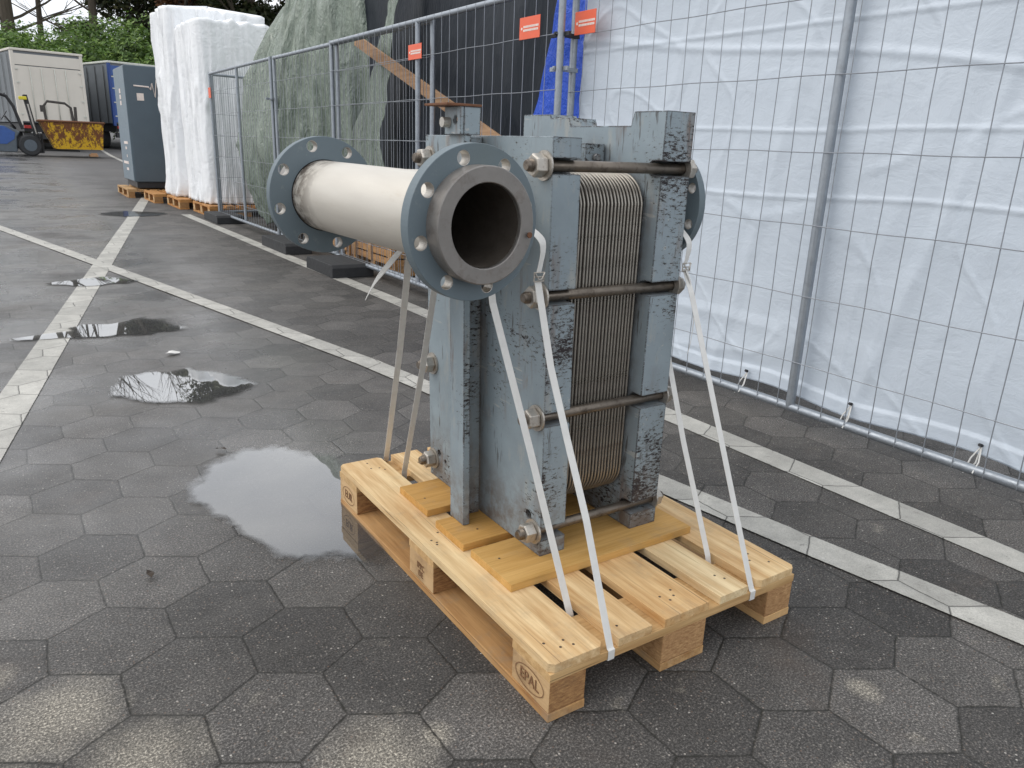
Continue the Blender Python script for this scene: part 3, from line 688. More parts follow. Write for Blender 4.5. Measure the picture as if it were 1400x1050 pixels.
# nozzle on the far side
mb = MB(); mb.lathe((.60, .498, 1.045), (1, 0, 0), [(.016, .080), (.105, .080)], 64); mb.build('rear_nozzle', MPIPE, hx)
flange('rear_flange', (.684, .498, 1.045), (1, 0, 0), .1425, .082, .022, MFL, hx, rot=22.5)
mb = MB(); mb.lathe((.696, .498, 1.045), (1, 0, 0), [(0, .106), (.02, .106), (.02, .075), (0, .075)], 64); mb.build('rear_collar', MCOL, hx)

# ------------------------------------------------------------------ lashing straps
W = .0185
GX = .166
st = thing('lashing_strap', 'white strap from the near pipe to the front left of the pallet', 'strap', (GX, 0, .1), 'white lashing straps holding the machine')
# near loop: stringer end -> up -> pipe branch -> down to the slot
mb = MB(); side = (1, 0, 0)
mb.ribbon([(GX+.002, .146, .098), (GX, .149, .123), (GX-.004, .155, .146), (.125, .285, .50), (.085, .405, .83), (.065, .418, 1.0), (.065, .440, 1.095), (.075, .50, 1.125)], W, side)
mb.ribbon([(GX, .13, .0985), (GX, .07, .0985), (GX, -.0015, .0985), (GX, -.0015, .1225), (GX, .004, .1245), (.166, .115, .386), (.166, .203, .552), (.164, .275, .70), (.163, .340, .885)], W, side)
mb.ribbon([(.164, .340, .905), (.168, .338, .93), (.171, .337, .955), (.168, .340, .978), (.150, .355, 1.0), (.12, .39, 1.03), (.10, .412, 1.06), (.10, .50, 1.126)], [W*.9, W*.8, W*.9, W*1.1, W, W, W, W], (.9, .2, .3), soft=True)
mb.build('webbing', MSTRAP, st)
def buckle(p, par, tilt=0):
    p = Vector(p); mb = MB(); a, b = .0135, .010
    c = [(-a, -b), (a, -b), (a, b), (-a, b), (-a, -b)]
    mb.tube([p+Vector((x, -.003, z)) for x, z in c], .0018, 8); mb.tube([p+Vector((-a, -.003, 0)), p+Vector((a, -.003, 0))], .0016, 8)
    mb.tube([p+Vector((-a, -.006, b)), p+Vector((-a*.3, -.008, -b*.5)), p+Vector((a*.3, -.008, -b*.5)), p+Vector((a, -.006, b))], .0016, 8)
    mb.build('wire_buckle', MNUT, par)
buckle((.1635, .340, .897), st)
st2 = thing('lashing_strap', 'white strap from the near pipe to the far pallet end, with a pointed loose tail', 'strap', (GX, 1.2, .1), 'white lashing straps holding the machine')
mb = MB()
mb.ribbon([(GX, 1.19, .0985), (GX, 1.2015, .0985), (GX, 1.2015, .122), (GX, 1.196, .126), (.065, .86, .62), (-.032, .575, 1.03), (-.02, .55, 1.11), (0, .50, 1.125)], W, side)
mb.ribbon([(GX, 1.10, .0985), (GX, 1.056, .0985), (GX, 1.050, .123), (GX-.002, 1.045, .146), (.115, .82, .56), (.055, .585, 1.0), (.04, .56, 1.10), (.03, .50, 1.125)], W, side)
mb.build('webbing', MSTRAP, st2)
mb = MB(); mb.ribbon([(-.018, .612, .975), (-.022, .640, .94), (-.046, .672, .895), (-.075, .70, .845), (-.098, .715, .795)], [W*.8, W*1.3, W*1.6, W*1.1, .003], (.5, .2, .85), soft=True); mb.build('strap_tail', MSTRAP, st2)
st3 = thing('lashing_strap', 'white strap from the rear nozzle to the front right of the pallet', 'strap', (.634, 0, .1), 'white lashing straps holding the machine')
GX2 = .634; mb = MB()
mb.ribbon([(GX2, .146, .098), (GX2, .149, .123), (GX2, .155, .146), (.638, .290, .43), (.646, .392, .66), (.653, .412, .96), (.656, .418, 1.05), (.66, .46, 1.122), (.66, .5, 1.128)], W, side)
mb.ribbon([(GX2, .13, .0985), (GX2, -.0015, .0985), (GX2, -.0015, .1225), (GX2, .004, .1245), (.632, .235, .657), (.638, .318, .832), (.640, .352, .888)], [W]*6+[W*.8], side)
mb.ribbon([(.640, .352, .900), (.643, .350, .92), (.646, .350, .945), (.645, .357, .965), (.640, .39, 1.0), (.645, .42, 1.06), (.65, .5, 1.127)], [W*.9, W*1.3, W*1.5, W*1.3, W, W, W], (.9, .3, .2), soft=True)
mb.build('webbing', MSTRAP, st3); buckle((.640, .350, .894), st3)
mb = MB(); mb.ribbon([(.640, .345, .885), (.648, .334, .855), (.662, .33, .80), (.668, .328, .75), (.663, .325, .70), (.652, .322, .665)], [W*.8, W, W*1.2, W*1.4, W*1.0, .004], (.7, .6, .25), soft=True); mb.build('strap_tail', MSTRAP, st3)

# ------------------------------------------------------------------ fences
def fence(name, lab, p0, p1, zb=.10, zt=2.05, mid=True, posts=(True, True), wstep=.115, lean=0.0, wz0=None, group='temporary mesh fence panels'):
    """panel from p0 to p1 in plan"""
    p0 = Vector((*p0, 0)); p1 = Vector((*p1, 0)); d = (p1-p0); Ln = d.length; d.normalize()
    root = thing(name, lab, 'fence', (p0+p1)/2, group)
    def P(s, z): return p0+d*s+Vector((0, 0, z))
    r = .0205
    for s, on in ((0, posts[0]), (Ln, posts[1])):
        mb = MB(); mb.tube([P(s, .06), P(s, zt+.02)], r, 14); mb.build('post', MGALV, root)
    mb = MB(); mb.tube([P(0, zt), P(Ln, zt)], r*.95, 14); mb.build('top_rail', MGALV, root)
    mb = MB(); mb.tube([P(0, zb), P(Ln, zb)], r*.95, 14); mb.build('bottom_rail', MGALV, root)
    if mid: mb = MB(); mb.tube([P(Ln/2, zb), P(Ln/2, zt)], r*1.0, 14); mb.build('middle_post', MGALV, root)
    n = int(round(Ln/wstep)); mb = MB(); nn = Vector((-d.y, d.x, 0))*.0
    side = Vector((-1, 0, 0)) if abs(d.y) > .5 else Vector((0, -1, 0))
    for k in range(1, n):
        s = k*Ln/n; w0 = random.uniform(-.0015, .0015)
        pts = [P(s, zb-.012)+side*.018]; z = zb+.1
        while z < zt: pts.append(P(s, z)+side*(.018+random.uniform(-.0015, .0015))+d*random.uniform(-.0025, .0025)); z += .2
        pts.append(P(s, zt+.012)+side*.018); mb.tube(pts, .0021, 6)
    z = .31
    while z < zt-.15:
        pts = [P(Ln*k/40, z+.002*math.sin(k*.9+z*9))+side*.0215 for k in range(41)]; mb.tube(pts, .0022, 6); z += .2985
    mb.build('wire_mesh', MWIRE, root)
    return root
fn = fence('mesh_fence_panel', 'mesh fence panel in front of the white tarpaulin, on the right', (2.05, -.80), (2.05, 2.735))
fa = fence('mesh_fence_panel', 'mesh fence panel with an orange sign between the black sheet and the machine', (1.925, 2.695), (1.925, 6.27))
fb = fence('mesh_fence_panel', 'mesh fence panel overlapping behind its neighbour, in front of the green covered load', (1.985, 4.36), (1.94, 8.10))
fc = fence('mesh_fence_panel', 'far mesh fence panel beside the white wrapped load, leaning a little', (1.93, 8.20), (1.93, 11.15))
fd = fence('mesh_fence_panel', 'far end mesh fence panel turning away behind the green covered load', (1.98, 11.25), (5.3, 11.95))
# clamps
for (x, y, z) in ((1.985, 2.72, 1.80), (1.985, 2.72, 1.62), (1.985, 2.72, .6), (1.93, 8.15, 1.62), (1.93, 8.15, .5)):
    mb = MB(); mb.box(x-.085, x+.085, y-.010, y+.010, z-.012, z+.012); mb.box(x-.05, x-.035, y-.085, y+.085, z-.012, z+.012); mb.tube([(x-.09, y, z), (x-.055, y, z)], .008, 8)
    lab = {1.80: 'upper dark clamp joining two fence posts beside the blue sheet', 1.62: 'lower clamp joining two fence posts' , .6: 'clamp low on the joined fence posts behind the machine', .5: 'low clamp on the far joined fence posts'}[z]
    if z == 1.62: lab = 'second clamp down on the fence posts beside the blue sheet' if y < 5 else 'upper clamp on the far joined fence posts before the green load'
    mb.build('fence_clamp', MDARK if z == 1.80 else MGALV, None, .002, label=lab, cat='clamp', group='clamps joining the fence panels')
# orange signs
def sign(x, y0, y1, z0, z1, lab, tilt=0, text=True):
    root = thing('fence_sign', lab, 'sign', (x, (y0+y1)/2, z0), 'orange signs on the fence')
    MB().box(x-.003, x, y0, y1, z0, z1).build('sign_board', MSIGN, root, .001)
    if text:
        mb = MB(); w = y1-y0; rnd = random.Random(3)
        for zc, hh in ((z0+(z1-z0)*.56, .012), (z0+(z1-z0)*.40, .012)):
            y = y1-w*.20
            while y > y0+w*.08:
                l = rnd.uniform(.008, .014); mb.box(x-.0042, x-.0031, y-l, y, zc-hh/2, zc+hh/2); y -= l+.0025
        mb.tube([(x-.0042, y1-w*.12, z0+(z1-z0)*.49), (x-.0031, y1-w*.12, z0+(z1-z0)*.49)], .008, 10)
        mb.build('sign_print', MSIGNW, root)
sign(2.02, 2.51, 2.70-.005, 1.80, 1.92, 'orange sign on the fence in front of the white tarpaulin')
sign(1.895, 2.86, 3.07, 1.795, 1.915, 'orange sign on the fence in front of the black sheet, left of the clamped posts')
sign(1.895, 4.36, 4.58, 1.785, 1.89, 'small orange sign between two close fence posts above the diagonal plank')
sign(1.895, 11.0, 11.14, 1.72, 1.86, 'tiny orange sign on the corner post of the far fence panel', text=False)
# rubber feet
for (a, b, lab) in (((1.58, 1.98), (5.50, 6.20), 'black fence foot nearest the machine, under the double bottom rail'), ((1.66, 1.95), (7.10, 8.00), 'middle black fence foot under the clamped far posts'), ((1.72, 2.10), (10.42, 11.25), 'far black fence foot in front of the white wrapped load'), ((1.86, 2.22), (2.38, 3.05), 'black fence foot hidden behind the machine under the clamped posts')):
    mb = MB(); x0, x1 = a; y0, y1 = b
    mb.prism([(y0, 0), (y1, 0), (y1, .09), (y1-.03, .118), (y0+.03, .118), (y0, .09)], x0, x1, 0, 'x'); mb.build('rubber_block', MRUB, None, .006, label=lab, cat='fence foot', group='black rubber fence feet')
# ------------------------------------------------------------------ tarpaulin on the right fence
def sheet(fn, nu, nv, name, mat, thick=.0015, smooth=True, **kw):
    mb = MB(); V = [fn(i/nu, j/nv) for j in range(nv+1) for i in range(nu+1)]
    F = [(j*(nu+1)+i, j*(nu+1)+i+1, (j+1)*(nu+1)+i+1, (j+1)*(nu+1)+i) for j in range(nv) for i in range(nu)]
    mb.add(V, F, 0, smooth); o = mb.build(name, mat, **kw)
    md = o.modifiers.new('thick', 'SOLIDIFY'); md.thickness = thick; return o
def nf(x, y, z=0): return noise.noise(Vector((x, y, z)))
def rid(x, y, z=0): return 1-abs(nf(x, y, z))*2
def wt(u, v):
    y = -1.3+u*4.02; z = .135+v*2.25+.012*math.sin(y*6.7)*(1-v)+.01*nf(y*2, 3)
    x = 2.115
    x += .016*nf(y*1.1, z*1.1, 2) + .004*nf(y*4, z*1.6, 5)+.0018*nf(y*9+z*3, z*7, 31)+.0006*nf(y*27, z*19+y*6, 33)
    x -= .008*max(0, rid(y*1.3+z*.35, z*.25, 9)-.80)/.2 + .007*max(0, rid(y*.4, z*2.1+y*.12, 14)-.86)/.14
    x -= .004*max(0, rid(y*2.2-z*1.0, z*2.2, 21)-.88)/.12
    x -= .006*math.exp(-((z-(1.02+.03*nf(y, 1)))/.008)**2) + .006*math.exp(-((z-(1.30+.02*nf(y*1.3, 4)))/.007)**2)+.006*math.exp(-((z-1.72)/.008)**2)
    for yc in (2.2, 1.55, .78, .02, -.7): x -= .0035*math.exp(-((y-yc-.02*nf(z*1.5, yc))/.007)**2)
    x -= .012*max(0, nf(y*1.2+4, z*.6, 44)-.15)*rid(y*5+z*2, z*.5, 45)
    x += .018*nf(y*1.7, z*.22, 61)
    if v < .03: x -= .01
    return (x, y, z)
sheet(wt, 420, 260, 'white_tarpaulin', MWTARP, label='creased white tarpaulin hung behind the right fence panel', cat='tarpaulin')
for i, yy in enumerate((1.26, .70, .165, -.4, 1.9)):
    zt = .185; mb = MB(); P = [(2.098, yy, zt), (2.07, yy+.018, .135), (2.045, yy+.022, .078), (2.072, yy+.02, .085), (2.075, yy, .12), (2.095, yy, zt), (2.06, yy-.016, .13), (2.024, yy-.018, .095)]
    mb.tube(P, .0028, 6); mb.tube([(2.095, yy, zt), (2.082, yy+.004, zt+.004)], .0065, 10, 1)
    lab = ['white cord tying the tarpaulin to the rail just left of the middle post', 'white cord tying the tarpaulin to the rail just right of the middle post', 'white cord tying the tarpaulin to the rail near the right picture edge', 'white cord tying the tarpaulin to the rail outside the right edge', 'white cord tying the tarpaulin behind the heat exchanger'][i]
    mb.build('tie_cord', [MSTRAP, MDARK], None, label=lab, cat='cord', group='cords tying the white tarpaulin')
# blue sheet
def bt(u, v):
    z = .25+v*2.1; yl = 3.79-.32*z+.02*nf(z*3, 1); y = 2.70+(yl-2.70)*u
    return (2.16+.05*u+.02*nf(y*5, z*2, 3)+.012*max(0, rid(y*2+z, z*1.3, 3)-.7)/.3, y, z)
sheet(bt, 50, 90, 'blue_tarpaulin', MBTARP, label='bright blue sheet hanging beside the clamped fence posts', cat='tarpaulin')
# black covered stack
def dt(u, v):
    # around three sides: left end, front, right end; v up then over the top
    t = u*7.9
    if t < 1.3: x, y, nx, ny = 3.75-t, 6.95, 0, 1
    elif t < 6.3: x, y, nx, ny = 2.45, 6.95-(t-1.3)*.86, -1, 0
    else: x, y, nx, ny = 2.45+(t-6.3), 2.65, 0, -1
    z = .04+v*3.2
    if v > .86:
        k = (v-.86)/.14; z = .04+.86*3.2+.10*math.sin(k*1.57); x = x+(3.2-x)*k*.9; y = y+(4.3-y)*k*.9
    dsp = .09*nf(t*1.1+z*.3, z*.35, 1)+.04*nf(t*2.4-z*.6, z*.5, 4)+.035*max(0, rid(t*1.4+z*.7, z*.25, 7)-.6)
    return (x+nx*dsp, y+ny*dsp, z+.03*nf(t*2, 8))
sheet(dt, 260, 90, 'black_tarpaulin', MDTARP, label='black sheet draped over a tall stack behind the fence', cat='tarpaulin')
# green covered load
GC = (4.1, 8.95)
def gt(u, v):
    a = u*2*math.pi; ph = v*1.5*1.0
    n = 3.5
    ca, sa = math.cos(a), math.sin(a)
    bx = 2.08; by = 2.35 if sa > 0 else 2.55; H = 3.38
    ry = 1/((abs(ca)/bx)**n+(abs(sa)/by)**n)**(1/n)
    zz = v; prof = (1-max(0, zz)**2.6)**(1/2.1) if zz < 1 else 0
    wn_ = max(0, -sa)**.6; prof = prof*(1-wn_)+((1-zz**9)**(1/2.5) if zz < 1 else 0)*wn_
    zn = zz*H
    belly = 1-.12*max(0, (.28-zz)/.28)**1.5
    r = ry*prof*belly
    x = GC[0]+ca*r; y = GC[1]+sa*r; z = .18+zn
    s = a*3.2
    fold = .055*nf(s*2.2, z*.35, 3)+.030*nf(s*6, z*.8, 6)+.035*max(0, rid(s*1.8+z*.5, z*.35, 8)-.6)/.4
    fold += .05*nf(s*.8, z*1.0, 12)+.05*max(0, rid(s*1.1+z*.25, z*.12, 52)-.72)/.28
    fold -= .035*max(0, rid(s*2.3-z*.3, z*.1, 57)-.80)/.2
    if zz < .25: fold += .10*(1-zz/.25)*nf(s*4.4, 2, 5)
    z += (.16*nf(s*3, 7)+.12*nf(s*8, 9))*max(0, 1-zz*7)
    fold += .10*max(0, rid(s*2.2+z*.55, z*.16, 71)-.45)+.07*max(0, rid(s*4.3-z*.45, z*.2, 73)-.4)+.03*max(0, rid(s*9+z*1.2, z*.4, 75)-.3)
    return (x+ca*fold, y+sa*fold, z)
sheet(gt, 520, 150, 'green_tarpaulin', MGTARP, label='grey green crinkled tarpaulin covering a big rounded load behind the fence', cat='tarpaulin')
# strip of green tarp hanging over the black sheet
def gs(u, v):
    z = .32+v*2.75; k = 1-v
    yc = 5.40+.72*min(1, max(0, 2.45-z)/1.15)-.35*max(0, 1.2-z)+.03*math.sin(k*9); wd = .10+.21*min(1, max(0, 2.45-z)/1.15)
    y = yc+(u-.5)*2*wd; return (2.20-.03*k+.035*nf(y*7, z*.7, 2)+.03*rid(y*9, z*.3, 4), y, z+.08*nf(y*6, 3)*(k > .95))
sheet(gs, 60, 120, 'hanging_green_tarpaulin', MGTARP, label='narrow green tarpaulin end hanging down over the black sheet', cat='tarpaulin')
# plank
mb = MB(); a = Vector((2.16, 6.25, 2.10)); b = Vector((2.16, 3.30, 1.08)); d = (b-a).normalized(); n = Vector((1, 0, 0)); q = d.cross(n).normalized()
mb.add([p+n*sx*.012+q*sq*.05 for p in (a, b) for sx, sq in ((-1, -1), (1, -1), (1, 1), (-1, 1))], [(0, 1, 2, 3), (4, 7, 6, 5), (0, 4, 5, 1), (1, 5, 6, 2), (2, 6, 7, 3), (3, 7, 4, 0)])
mb.build('wooden_plank', wood('weathered_plank', 'y', (.30, .18, .10), (.50, .34, .22), .3), None, .002, label='long diagonal wooden plank leaning behind the fence across the black sheet', cat='plank')
# wooden crates low behind the fence
MCR = wood('crate_board', 'y', (.32, .17, .07), (.56, .35, .17), .3)
def crate(x0, x1, y0, y1, z0, z1, lab):
    root = thing('wooden_crate', lab, 'crate', ((x0+x1)/2, (y0+y1)/2, z0), 'crates low behind the fence'); mb = MB(); n = 3; h = (z1-z0)/n
    for k in range(n): mb.box(x0, x0+.02, y0, y1, z0+k*h, z0+k*h+h*.82); mb.box(x0+.02, x1, y0, y0+.02, z0+k*h, z0+k*h+h*.82); mb.box(x0+.02, x1, y1-.02, y1, z0+k*h, z0+k*h+h*.82)
    mb.build('side_boards', MCR, root, .002)
    mb = MB()
    for yy in (y0+.03, (y0+y1)/2, y1-.11): MB().box(x0-.02, x0-.001, yy, yy+.08, z0, z1).build('batten', MCR, root, .002)
    for yy in (y0, (y0+y1)/2-.05, y1-.1): MB().box(x0, x1, yy, yy+.1, z0-.09, z0-.001).build('runner', MCR, root, .002)
    MB().box(x0, x1, y0, y1, z1, z1+.02).build('lid', MCR, root, .002)
crate(2.12, 2.42, 5.35, 6.35, .10, .32, 'low wooden crate showing between the two flanges')
crate(2.14, 2.50, 6.50, 7.6, .10, .40, 'wooden crate behind the fence left of the other crate')

# ------------------------------------------------------------------ wrapped loads and cabinet
MWO = wood('orange_pallet_wood', 'y', (.38, .17, .05), (.62, .34, .13), .2); MWO2 = wood('orange_pallet_wood_crosswise', 'x', (.40, .18, .05), (.62, .34, .13), .2)
def bgpallet(x, y, lab, sx=1, sy=1, rz=0, mats=(MWO, MWO2, MEG, MWO)):
    r = thing('wooden_pallet', lab, 'pallet', (x, y, gz(y)), 'pallets under the loads in the background'); make_pallet(r, mats)
    r.rotation_euler.z = rz; r.scale = (sx, sy, 1.15); return r
bgpallet(1.86, 11.50, 'orange wooden pallet under the near end of the white wrapped load', 1.35, 1.0)
bgpallet(1.70, 12.95, 'orange wooden pallet under the middle of the white wrapped load', 1.5, .95)
bgpallet(1.52, 14.30, 'orange wooden pallet under the far end of the white wrapped load', 1.5, .95)
bgpallet(1.28, 15.70, 'dark wooden pallet under the grey cabinet', 1.2, 1.25, mats=(MWYD, MCR, MEG, MCR))
def wrapped(x0, x1, y0, y1, z0, z1, lab, ruff=1, seed=0, top=0):
    cx, cy = (x0+x1)/2, (y0+y1)/2; hx_, hy_ = (x1-x0)/2, (y1-y0)/2
    def f(u, v):
        a = u*2*math.pi; ca, sa = math.cos(a), math.sin(a); n = 9
        r = 1/((abs(ca)/hx_)**n+(abs(sa)/hy_)**n)**(1/n)
        if v < .86: z = z0+(z1-z0)*v/.86; k = 1
        else: k = 1-(v-.86)/.14; z = z1+.05*(1-k)+top*(1-k)*.4
        s = a*3+seed
        fold = .05*nf(s*1.6, z*.9, seed)+.03*nf(s*5, z*1.6, 4)+.04*max(0, rid(s*1.3, z*.6, 7)-.7)/.3
        fold += .08*max(0, (.35-(z-z0))/.35)*nf(s*7, z*3, 2)
        fold *= ruff
        r2_ = (r+fold)*(k if k < 1 else 1)
        return (cx+ca*r2_, cy+sa*r2_, z+.05*nf(s*2.2, seed)*(v > .8)+.03*nf(s*6, 1)*(v < .05))
    return sheet(f, 260, 90, 'wrapped_load', MWRAP, .002, label=lab, cat='wrapped load', group='loads wrapped in white film')
wrapped(1.90, 3.05, 11.75, 13.33, .18, 2.86, 'front part of the white film wrapped load beside the far fence, lower and flat topped', .6, 3)
wrapped(1.80, 3.45, 13.35, 14.7, .18, 3.20, 'tall white film wrapped load with a ruffled left edge, higher than its neighbours', .9, 8, .2)
wrapped(3.0, 5.2, 14.9, 16.6, .18, 3.05, 'white film wrapped load behind, showing left of the green tarpaulin', .5, 15)
# cabinet
cb = thing('machine_cabinet', 'tall slate grey metal cabinet with a white pulse line, on a dark pallet', 'cabinet', (1.8, 16.3, .2))
MCAB = simple('slate_cabinet_paint', (.075, .105, .13), .45, 0, 3, .15); MCAB2 = simple('pale_slate_paint', (.16, .21, .25), .45, 0, 3, .15)
MB().box(1.42, 2.45, 15.65, 17.05, .30, 2.42).build('housing', MCAB, cb, .02)
MB().box(1.408, 1.419, 15.67, 17.03, .32, 2.40).build('side_panel', MCAB2, cb, .004)
MB().box(1.46, 2.41, 15.70, 17.0, .19, .299).build('plinth', MDARK, cb, .005)
mb = MB()
pts = [(1.56, 2.06), (1.82, 2.05), (1.85, 2.00), (1.88, 2.12), (1.92, 1.87), (1.96, 2.18), (2.00, 1.90), (2.03, 2.11), (2.07, 1.95), (2.10, 2.05), (2.4, 2.05)]
mb.tube([(x, 15.645, z) for x, z in pts], .014, 6); mb.box(1.60, 1.72, 15.642, 15.648, 1.80, 1.93); mb.build('pulse_line_mark', MSIGNW, cb)
mb = MB()
for k in range(3): mb.box(1.402, 1.407, 16.25, 16.42, 1.72+k*.11, 1.80+k*.11)
mb.build('side_labels', MSIGNW, cb)
mb = MB(); [mb.box(1.402, 1.407, 15.85+random.uniform(0, .8), 15.95+random.uniform(0, .9), z, z+.05) for z in (.5, .62, .75, .9, 1.0)]; mb.build('scuffs', MSIGNW, cb)

# ------------------------------------------------------------------ lorry trailers
MTW = simple('cream_box_panel', (.66, .62, .55), .5, 0, 2, .1); MTC = simple('grey_curtain', (.16, .175, .19), .5, 0, 3, .2); MTB = simple('blue_corner_post', (.02, .06, .24), .4)
MROOF = simple('pale_roof', (.60, .61, .55), .5)
MTAIL = simple('red_lamp_glass', (.35, .02, .015), .3)
t1 = thing('lorry_trailer', 'cream backed box trailer with grey curtain side, behind the yellow bin', 'trailer', (1.7, 40, .6))
def rotpt(p, c, a):
    x, y = p[0]-c[0], p[1]-c[1]; return (c[0]+x*math.cos(a)-y*math.sin(a), c[1]+x*math.sin(a)+y*math.cos(a), p[2])
def rmb(mb, c, a):
    mb.v = [rotpt(v, c, a) for v in mb.v]; return mb
def trailer(root, cx, cy, a, w, L, z0, z1, mback, mside, post, roof):
    c = (cx, cy)   # near-left rear corner
    rmb(MB().box(cx+.03, cx+w-.03, cy+.02, cy+L, z0, z1), c, a).build('box_body', mside, root, .02)
    mb = MB(); mb.box(cx+.1, cx+w-.1, cy-.01, cy+.019, z0+.05, z1-.55); rmb(mb, c, a).build('rear_door', mback, root, .01)
    mb = MB(); mb.box(cx+.1, cx+w-.1, cy-.02, cy+.019, z1-.52, z1-.1); rmb(mb, c, a).build('rear_header', mback, root, .01)
    for s in (0, w-.12): mb = MB(); mb.box(cx+s, cx+s+.12, cy-.03, cy+.12, z0-.1, z1); rmb(mb, c, a).build('corner_post', post, root, .01)
    mb = MB(); mb.box(cx-.02, cx+w+.02, cy-.05, cy+L, z1, z1+.09); rmb(mb, c, a).build('roof', roof, root, .02)
    mb = MB(); [mb.box(cx-.005+.03, cx+.028, cy+k, cy+k+.06, z0, z1-.1) for k in [x*.9+.5 for x in range(int(L/.9)-1)]]; mb.v = [(v[0]-.03, v[1], v[2]) for v in mb.v]; rmb(mb, c, a).build('curtain_straps', MDARK, root)
    mb = MB(); mb.box(cx+.2, cx+w-.2, cy+.3, cy+L, z0-.35, z0-.02); mb.box(cx+.1, cx+w-.1, cy+.05, cy+.2, z0-.62, z0-.4); rmb(mb, c, a).build('chassis', MDARK, root)
    for s in (.62, 1.02, w-1.1, w-.7): rmb(MB().tube([(cx+s, cy-.035, z0+.1), (cx+s, cy-.035, z1-.6)], .016, 6), c, a).build('lock_bar', MROOF, root)
    for s in (.14, w-.44): rmb(MB().box(cx+s, cx+s+.3, cy-.03, cy+.05, z0-.22, z0-.10), c, a).build('tail_lamp', MTAIL, root, .01)
    for z_ in (z0+.3, z0+.9, z0+1.5, z0+2.0):
        for s in (.10, w-.2): rmb(MB().box(cx+s, cx+s+.1, cy-.045, cy-.02, z_, z_+.05), c, a).build('door_hinge', MROOF, root)
    rmb(MB().box(cx+w/2-.25, cx+w/2+.25, cy-.02, cy+.0, z0-.3, z0-.19), c, a).build('number_plate', MSIGNW, root)
    for k in (2.2, 3.5):
        for s in (.15, w-.5):
            mb = MB(); mb.tube([(cx+s, cy+k, z0-.62), (cx+s+.35, cy+k, z0-.62)], .5, 24); rmb(mb, c, a).build('wheel', MRUB, root)
trailer(t1, .27, 36.9, R(11), 2.60, 12, 1.50, 4.20, MTW, MTC, MTW, MTW)
t2 = thing('lorry_trailer', 'grey sided trailer with a blue corner post and pale roof, behind the grey cabinet', 'trailer', (5.2, 43, .7))
trailer(t2, 4.05, 39.9, R(16), 2.5, 12, 1.65, 4.25, MBLUE, MTC, MTB, MROOF)

# ------------------------------------------------------------------ forklift, carrying a bin
FY = 32.4; FZ = .33
fl = thing('forklift', 'blue and grey forklift carrying a rusty bin, cut by the left picture edge', 'forklift', (-.5, FY, FZ))
def wheel(x, y, r, w, par):
    wmb = MB(); wmb.tube([(x, y-w/2, FZ+r), (x, y-w/2+.04, FZ+r), (x, y+w/2-.04, FZ+r), (x, y+w/2, FZ+r)], [r*.88, r, r, r*.88], 28); o = wmb.build('wheel', MRUB, par)
    mb = MB(); mb.tube([(x, y-w/2-.012, FZ+r), (x, y-w/2, FZ+r)], r*.55, 20); mb.tube([(x, y-w/2-.03, FZ+r), (x, y-w/2, FZ+r)], r*.16, 12); mb.build('rim', MGREYL, o)
wheel(.36, FY-.45, .36, .26, fl); wheel(.36, FY+.50, .36, .26, fl); wheel(-1.35, FY-.42, .30, .22, fl); wheel(-1.35, FY+.45, .30, .22, fl)
mb = MB(); mb.prism([(-1.9, .22), (-1.55, .12), (-.05, .12), (-.02, .62), (.10, .80), (-.25, 1.0), (-.9, 1.0), (-1.1, 1.12), (-1.85, 1.05), (-1.95, .6)], FY-.46, FY+.46, 0, 'y')
mb.v = [(v[0], v[1], v[2]+FZ) for v in mb.v]; mb.build('chassis', MGREYL, fl, .03)
mb = MB(); mb.prism([(-1.6, .42), (-.35, .38), (-.10, .55), (-.05, .78), (-.35, .98), (-.9, 1.03), (-1.6, 1.03)], FY-.475, FY-.461, 0, 'y'); mb.v = [(v[0], v[1], v[2]+FZ) for v in mb.v]; mb.build('side_cover', MBLUE, fl, .01)
mb = MB()
for yy in (FY-.42, FY+.42):
    mb.tube([(.20, yy, FZ+.9), (.02, yy, FZ+1.65), (-.15, yy, FZ+1.98), (-.45, yy, FZ+2.08), (-1.35, yy, FZ+2.06), (-1.65, yy, FZ+1.1)], .04, 8)
for k in range(7): mb.tube([(-.2-k*.18, FY-.42, FZ+2.06), (-.2-k*.18, FY+.42, FZ+2.06)], .02, 6)
mb.build('overhead_guard', MDARK, fl)
mb = MB(); mb.box(-1.05, -.55, FY-.28, FY+.28, FZ+1.03, FZ+1.18); mb.box(-1.15, -1.02, FY-.26, FY+.26, FZ+1.15, FZ+1.65); mb.build('seat', MDARK, fl, .03)
mb = MB(); mb.tube([(.0, FY-.1, FZ+.9), (-.28, FY-.1, FZ+1.32)], .03, 8)
for k in range(20):
    a0 = 2*math.pi*k/20; a1 = 2*math.pi*(k+1)/20; c = Vector((-.3, FY-.1, FZ+1.34)); e1 = Vector((.55, 0, .83)); e2 = Vector((0, 1, 0)); 
    mb.tube([c+(e1*math.cos(a0)+e2*math.sin(a0))*.17, c+(e1*math.cos(a1)+e2*math.sin(a1))*.17], .014, 6)
mb.build('steering_wheel', MDARK, fl)
mb = MB()
for yy in (FY-.32, FY+.26): mb.add([(x+s, y2, z) for z, x in ((FZ+.10, .62), (FZ+2.05, .34)) for s, y2 in ((0, yy), (.13, yy), (.13, yy+.07), (0, yy+.07))], [(0, 1, 2, 3), (4, 7, 6, 5), (0, 4, 5, 1), (1, 5, 6, 2), (2, 6, 7, 3), (3, 7, 4, 0)])
for zz, x in ((.4, .60), (1.2, .48), (1.98, .37)): mb.box(x, x+.1, FY-.3, FY+.3, FZ+zz, FZ+zz+.08)
mb.tube([(.62, FY-.03, FZ+.2), (.42, FY-.03, FZ+1.75)], .04, 10, 0)
mb.build('mast', MDARK, fl)
mb = MB(); mb.box(.66, .72, FY-.5, FY+.5, FZ+.30, FZ+.38); mb.box(.66, .72, FY-.5, FY+.5, FZ+.66, FZ+.74)
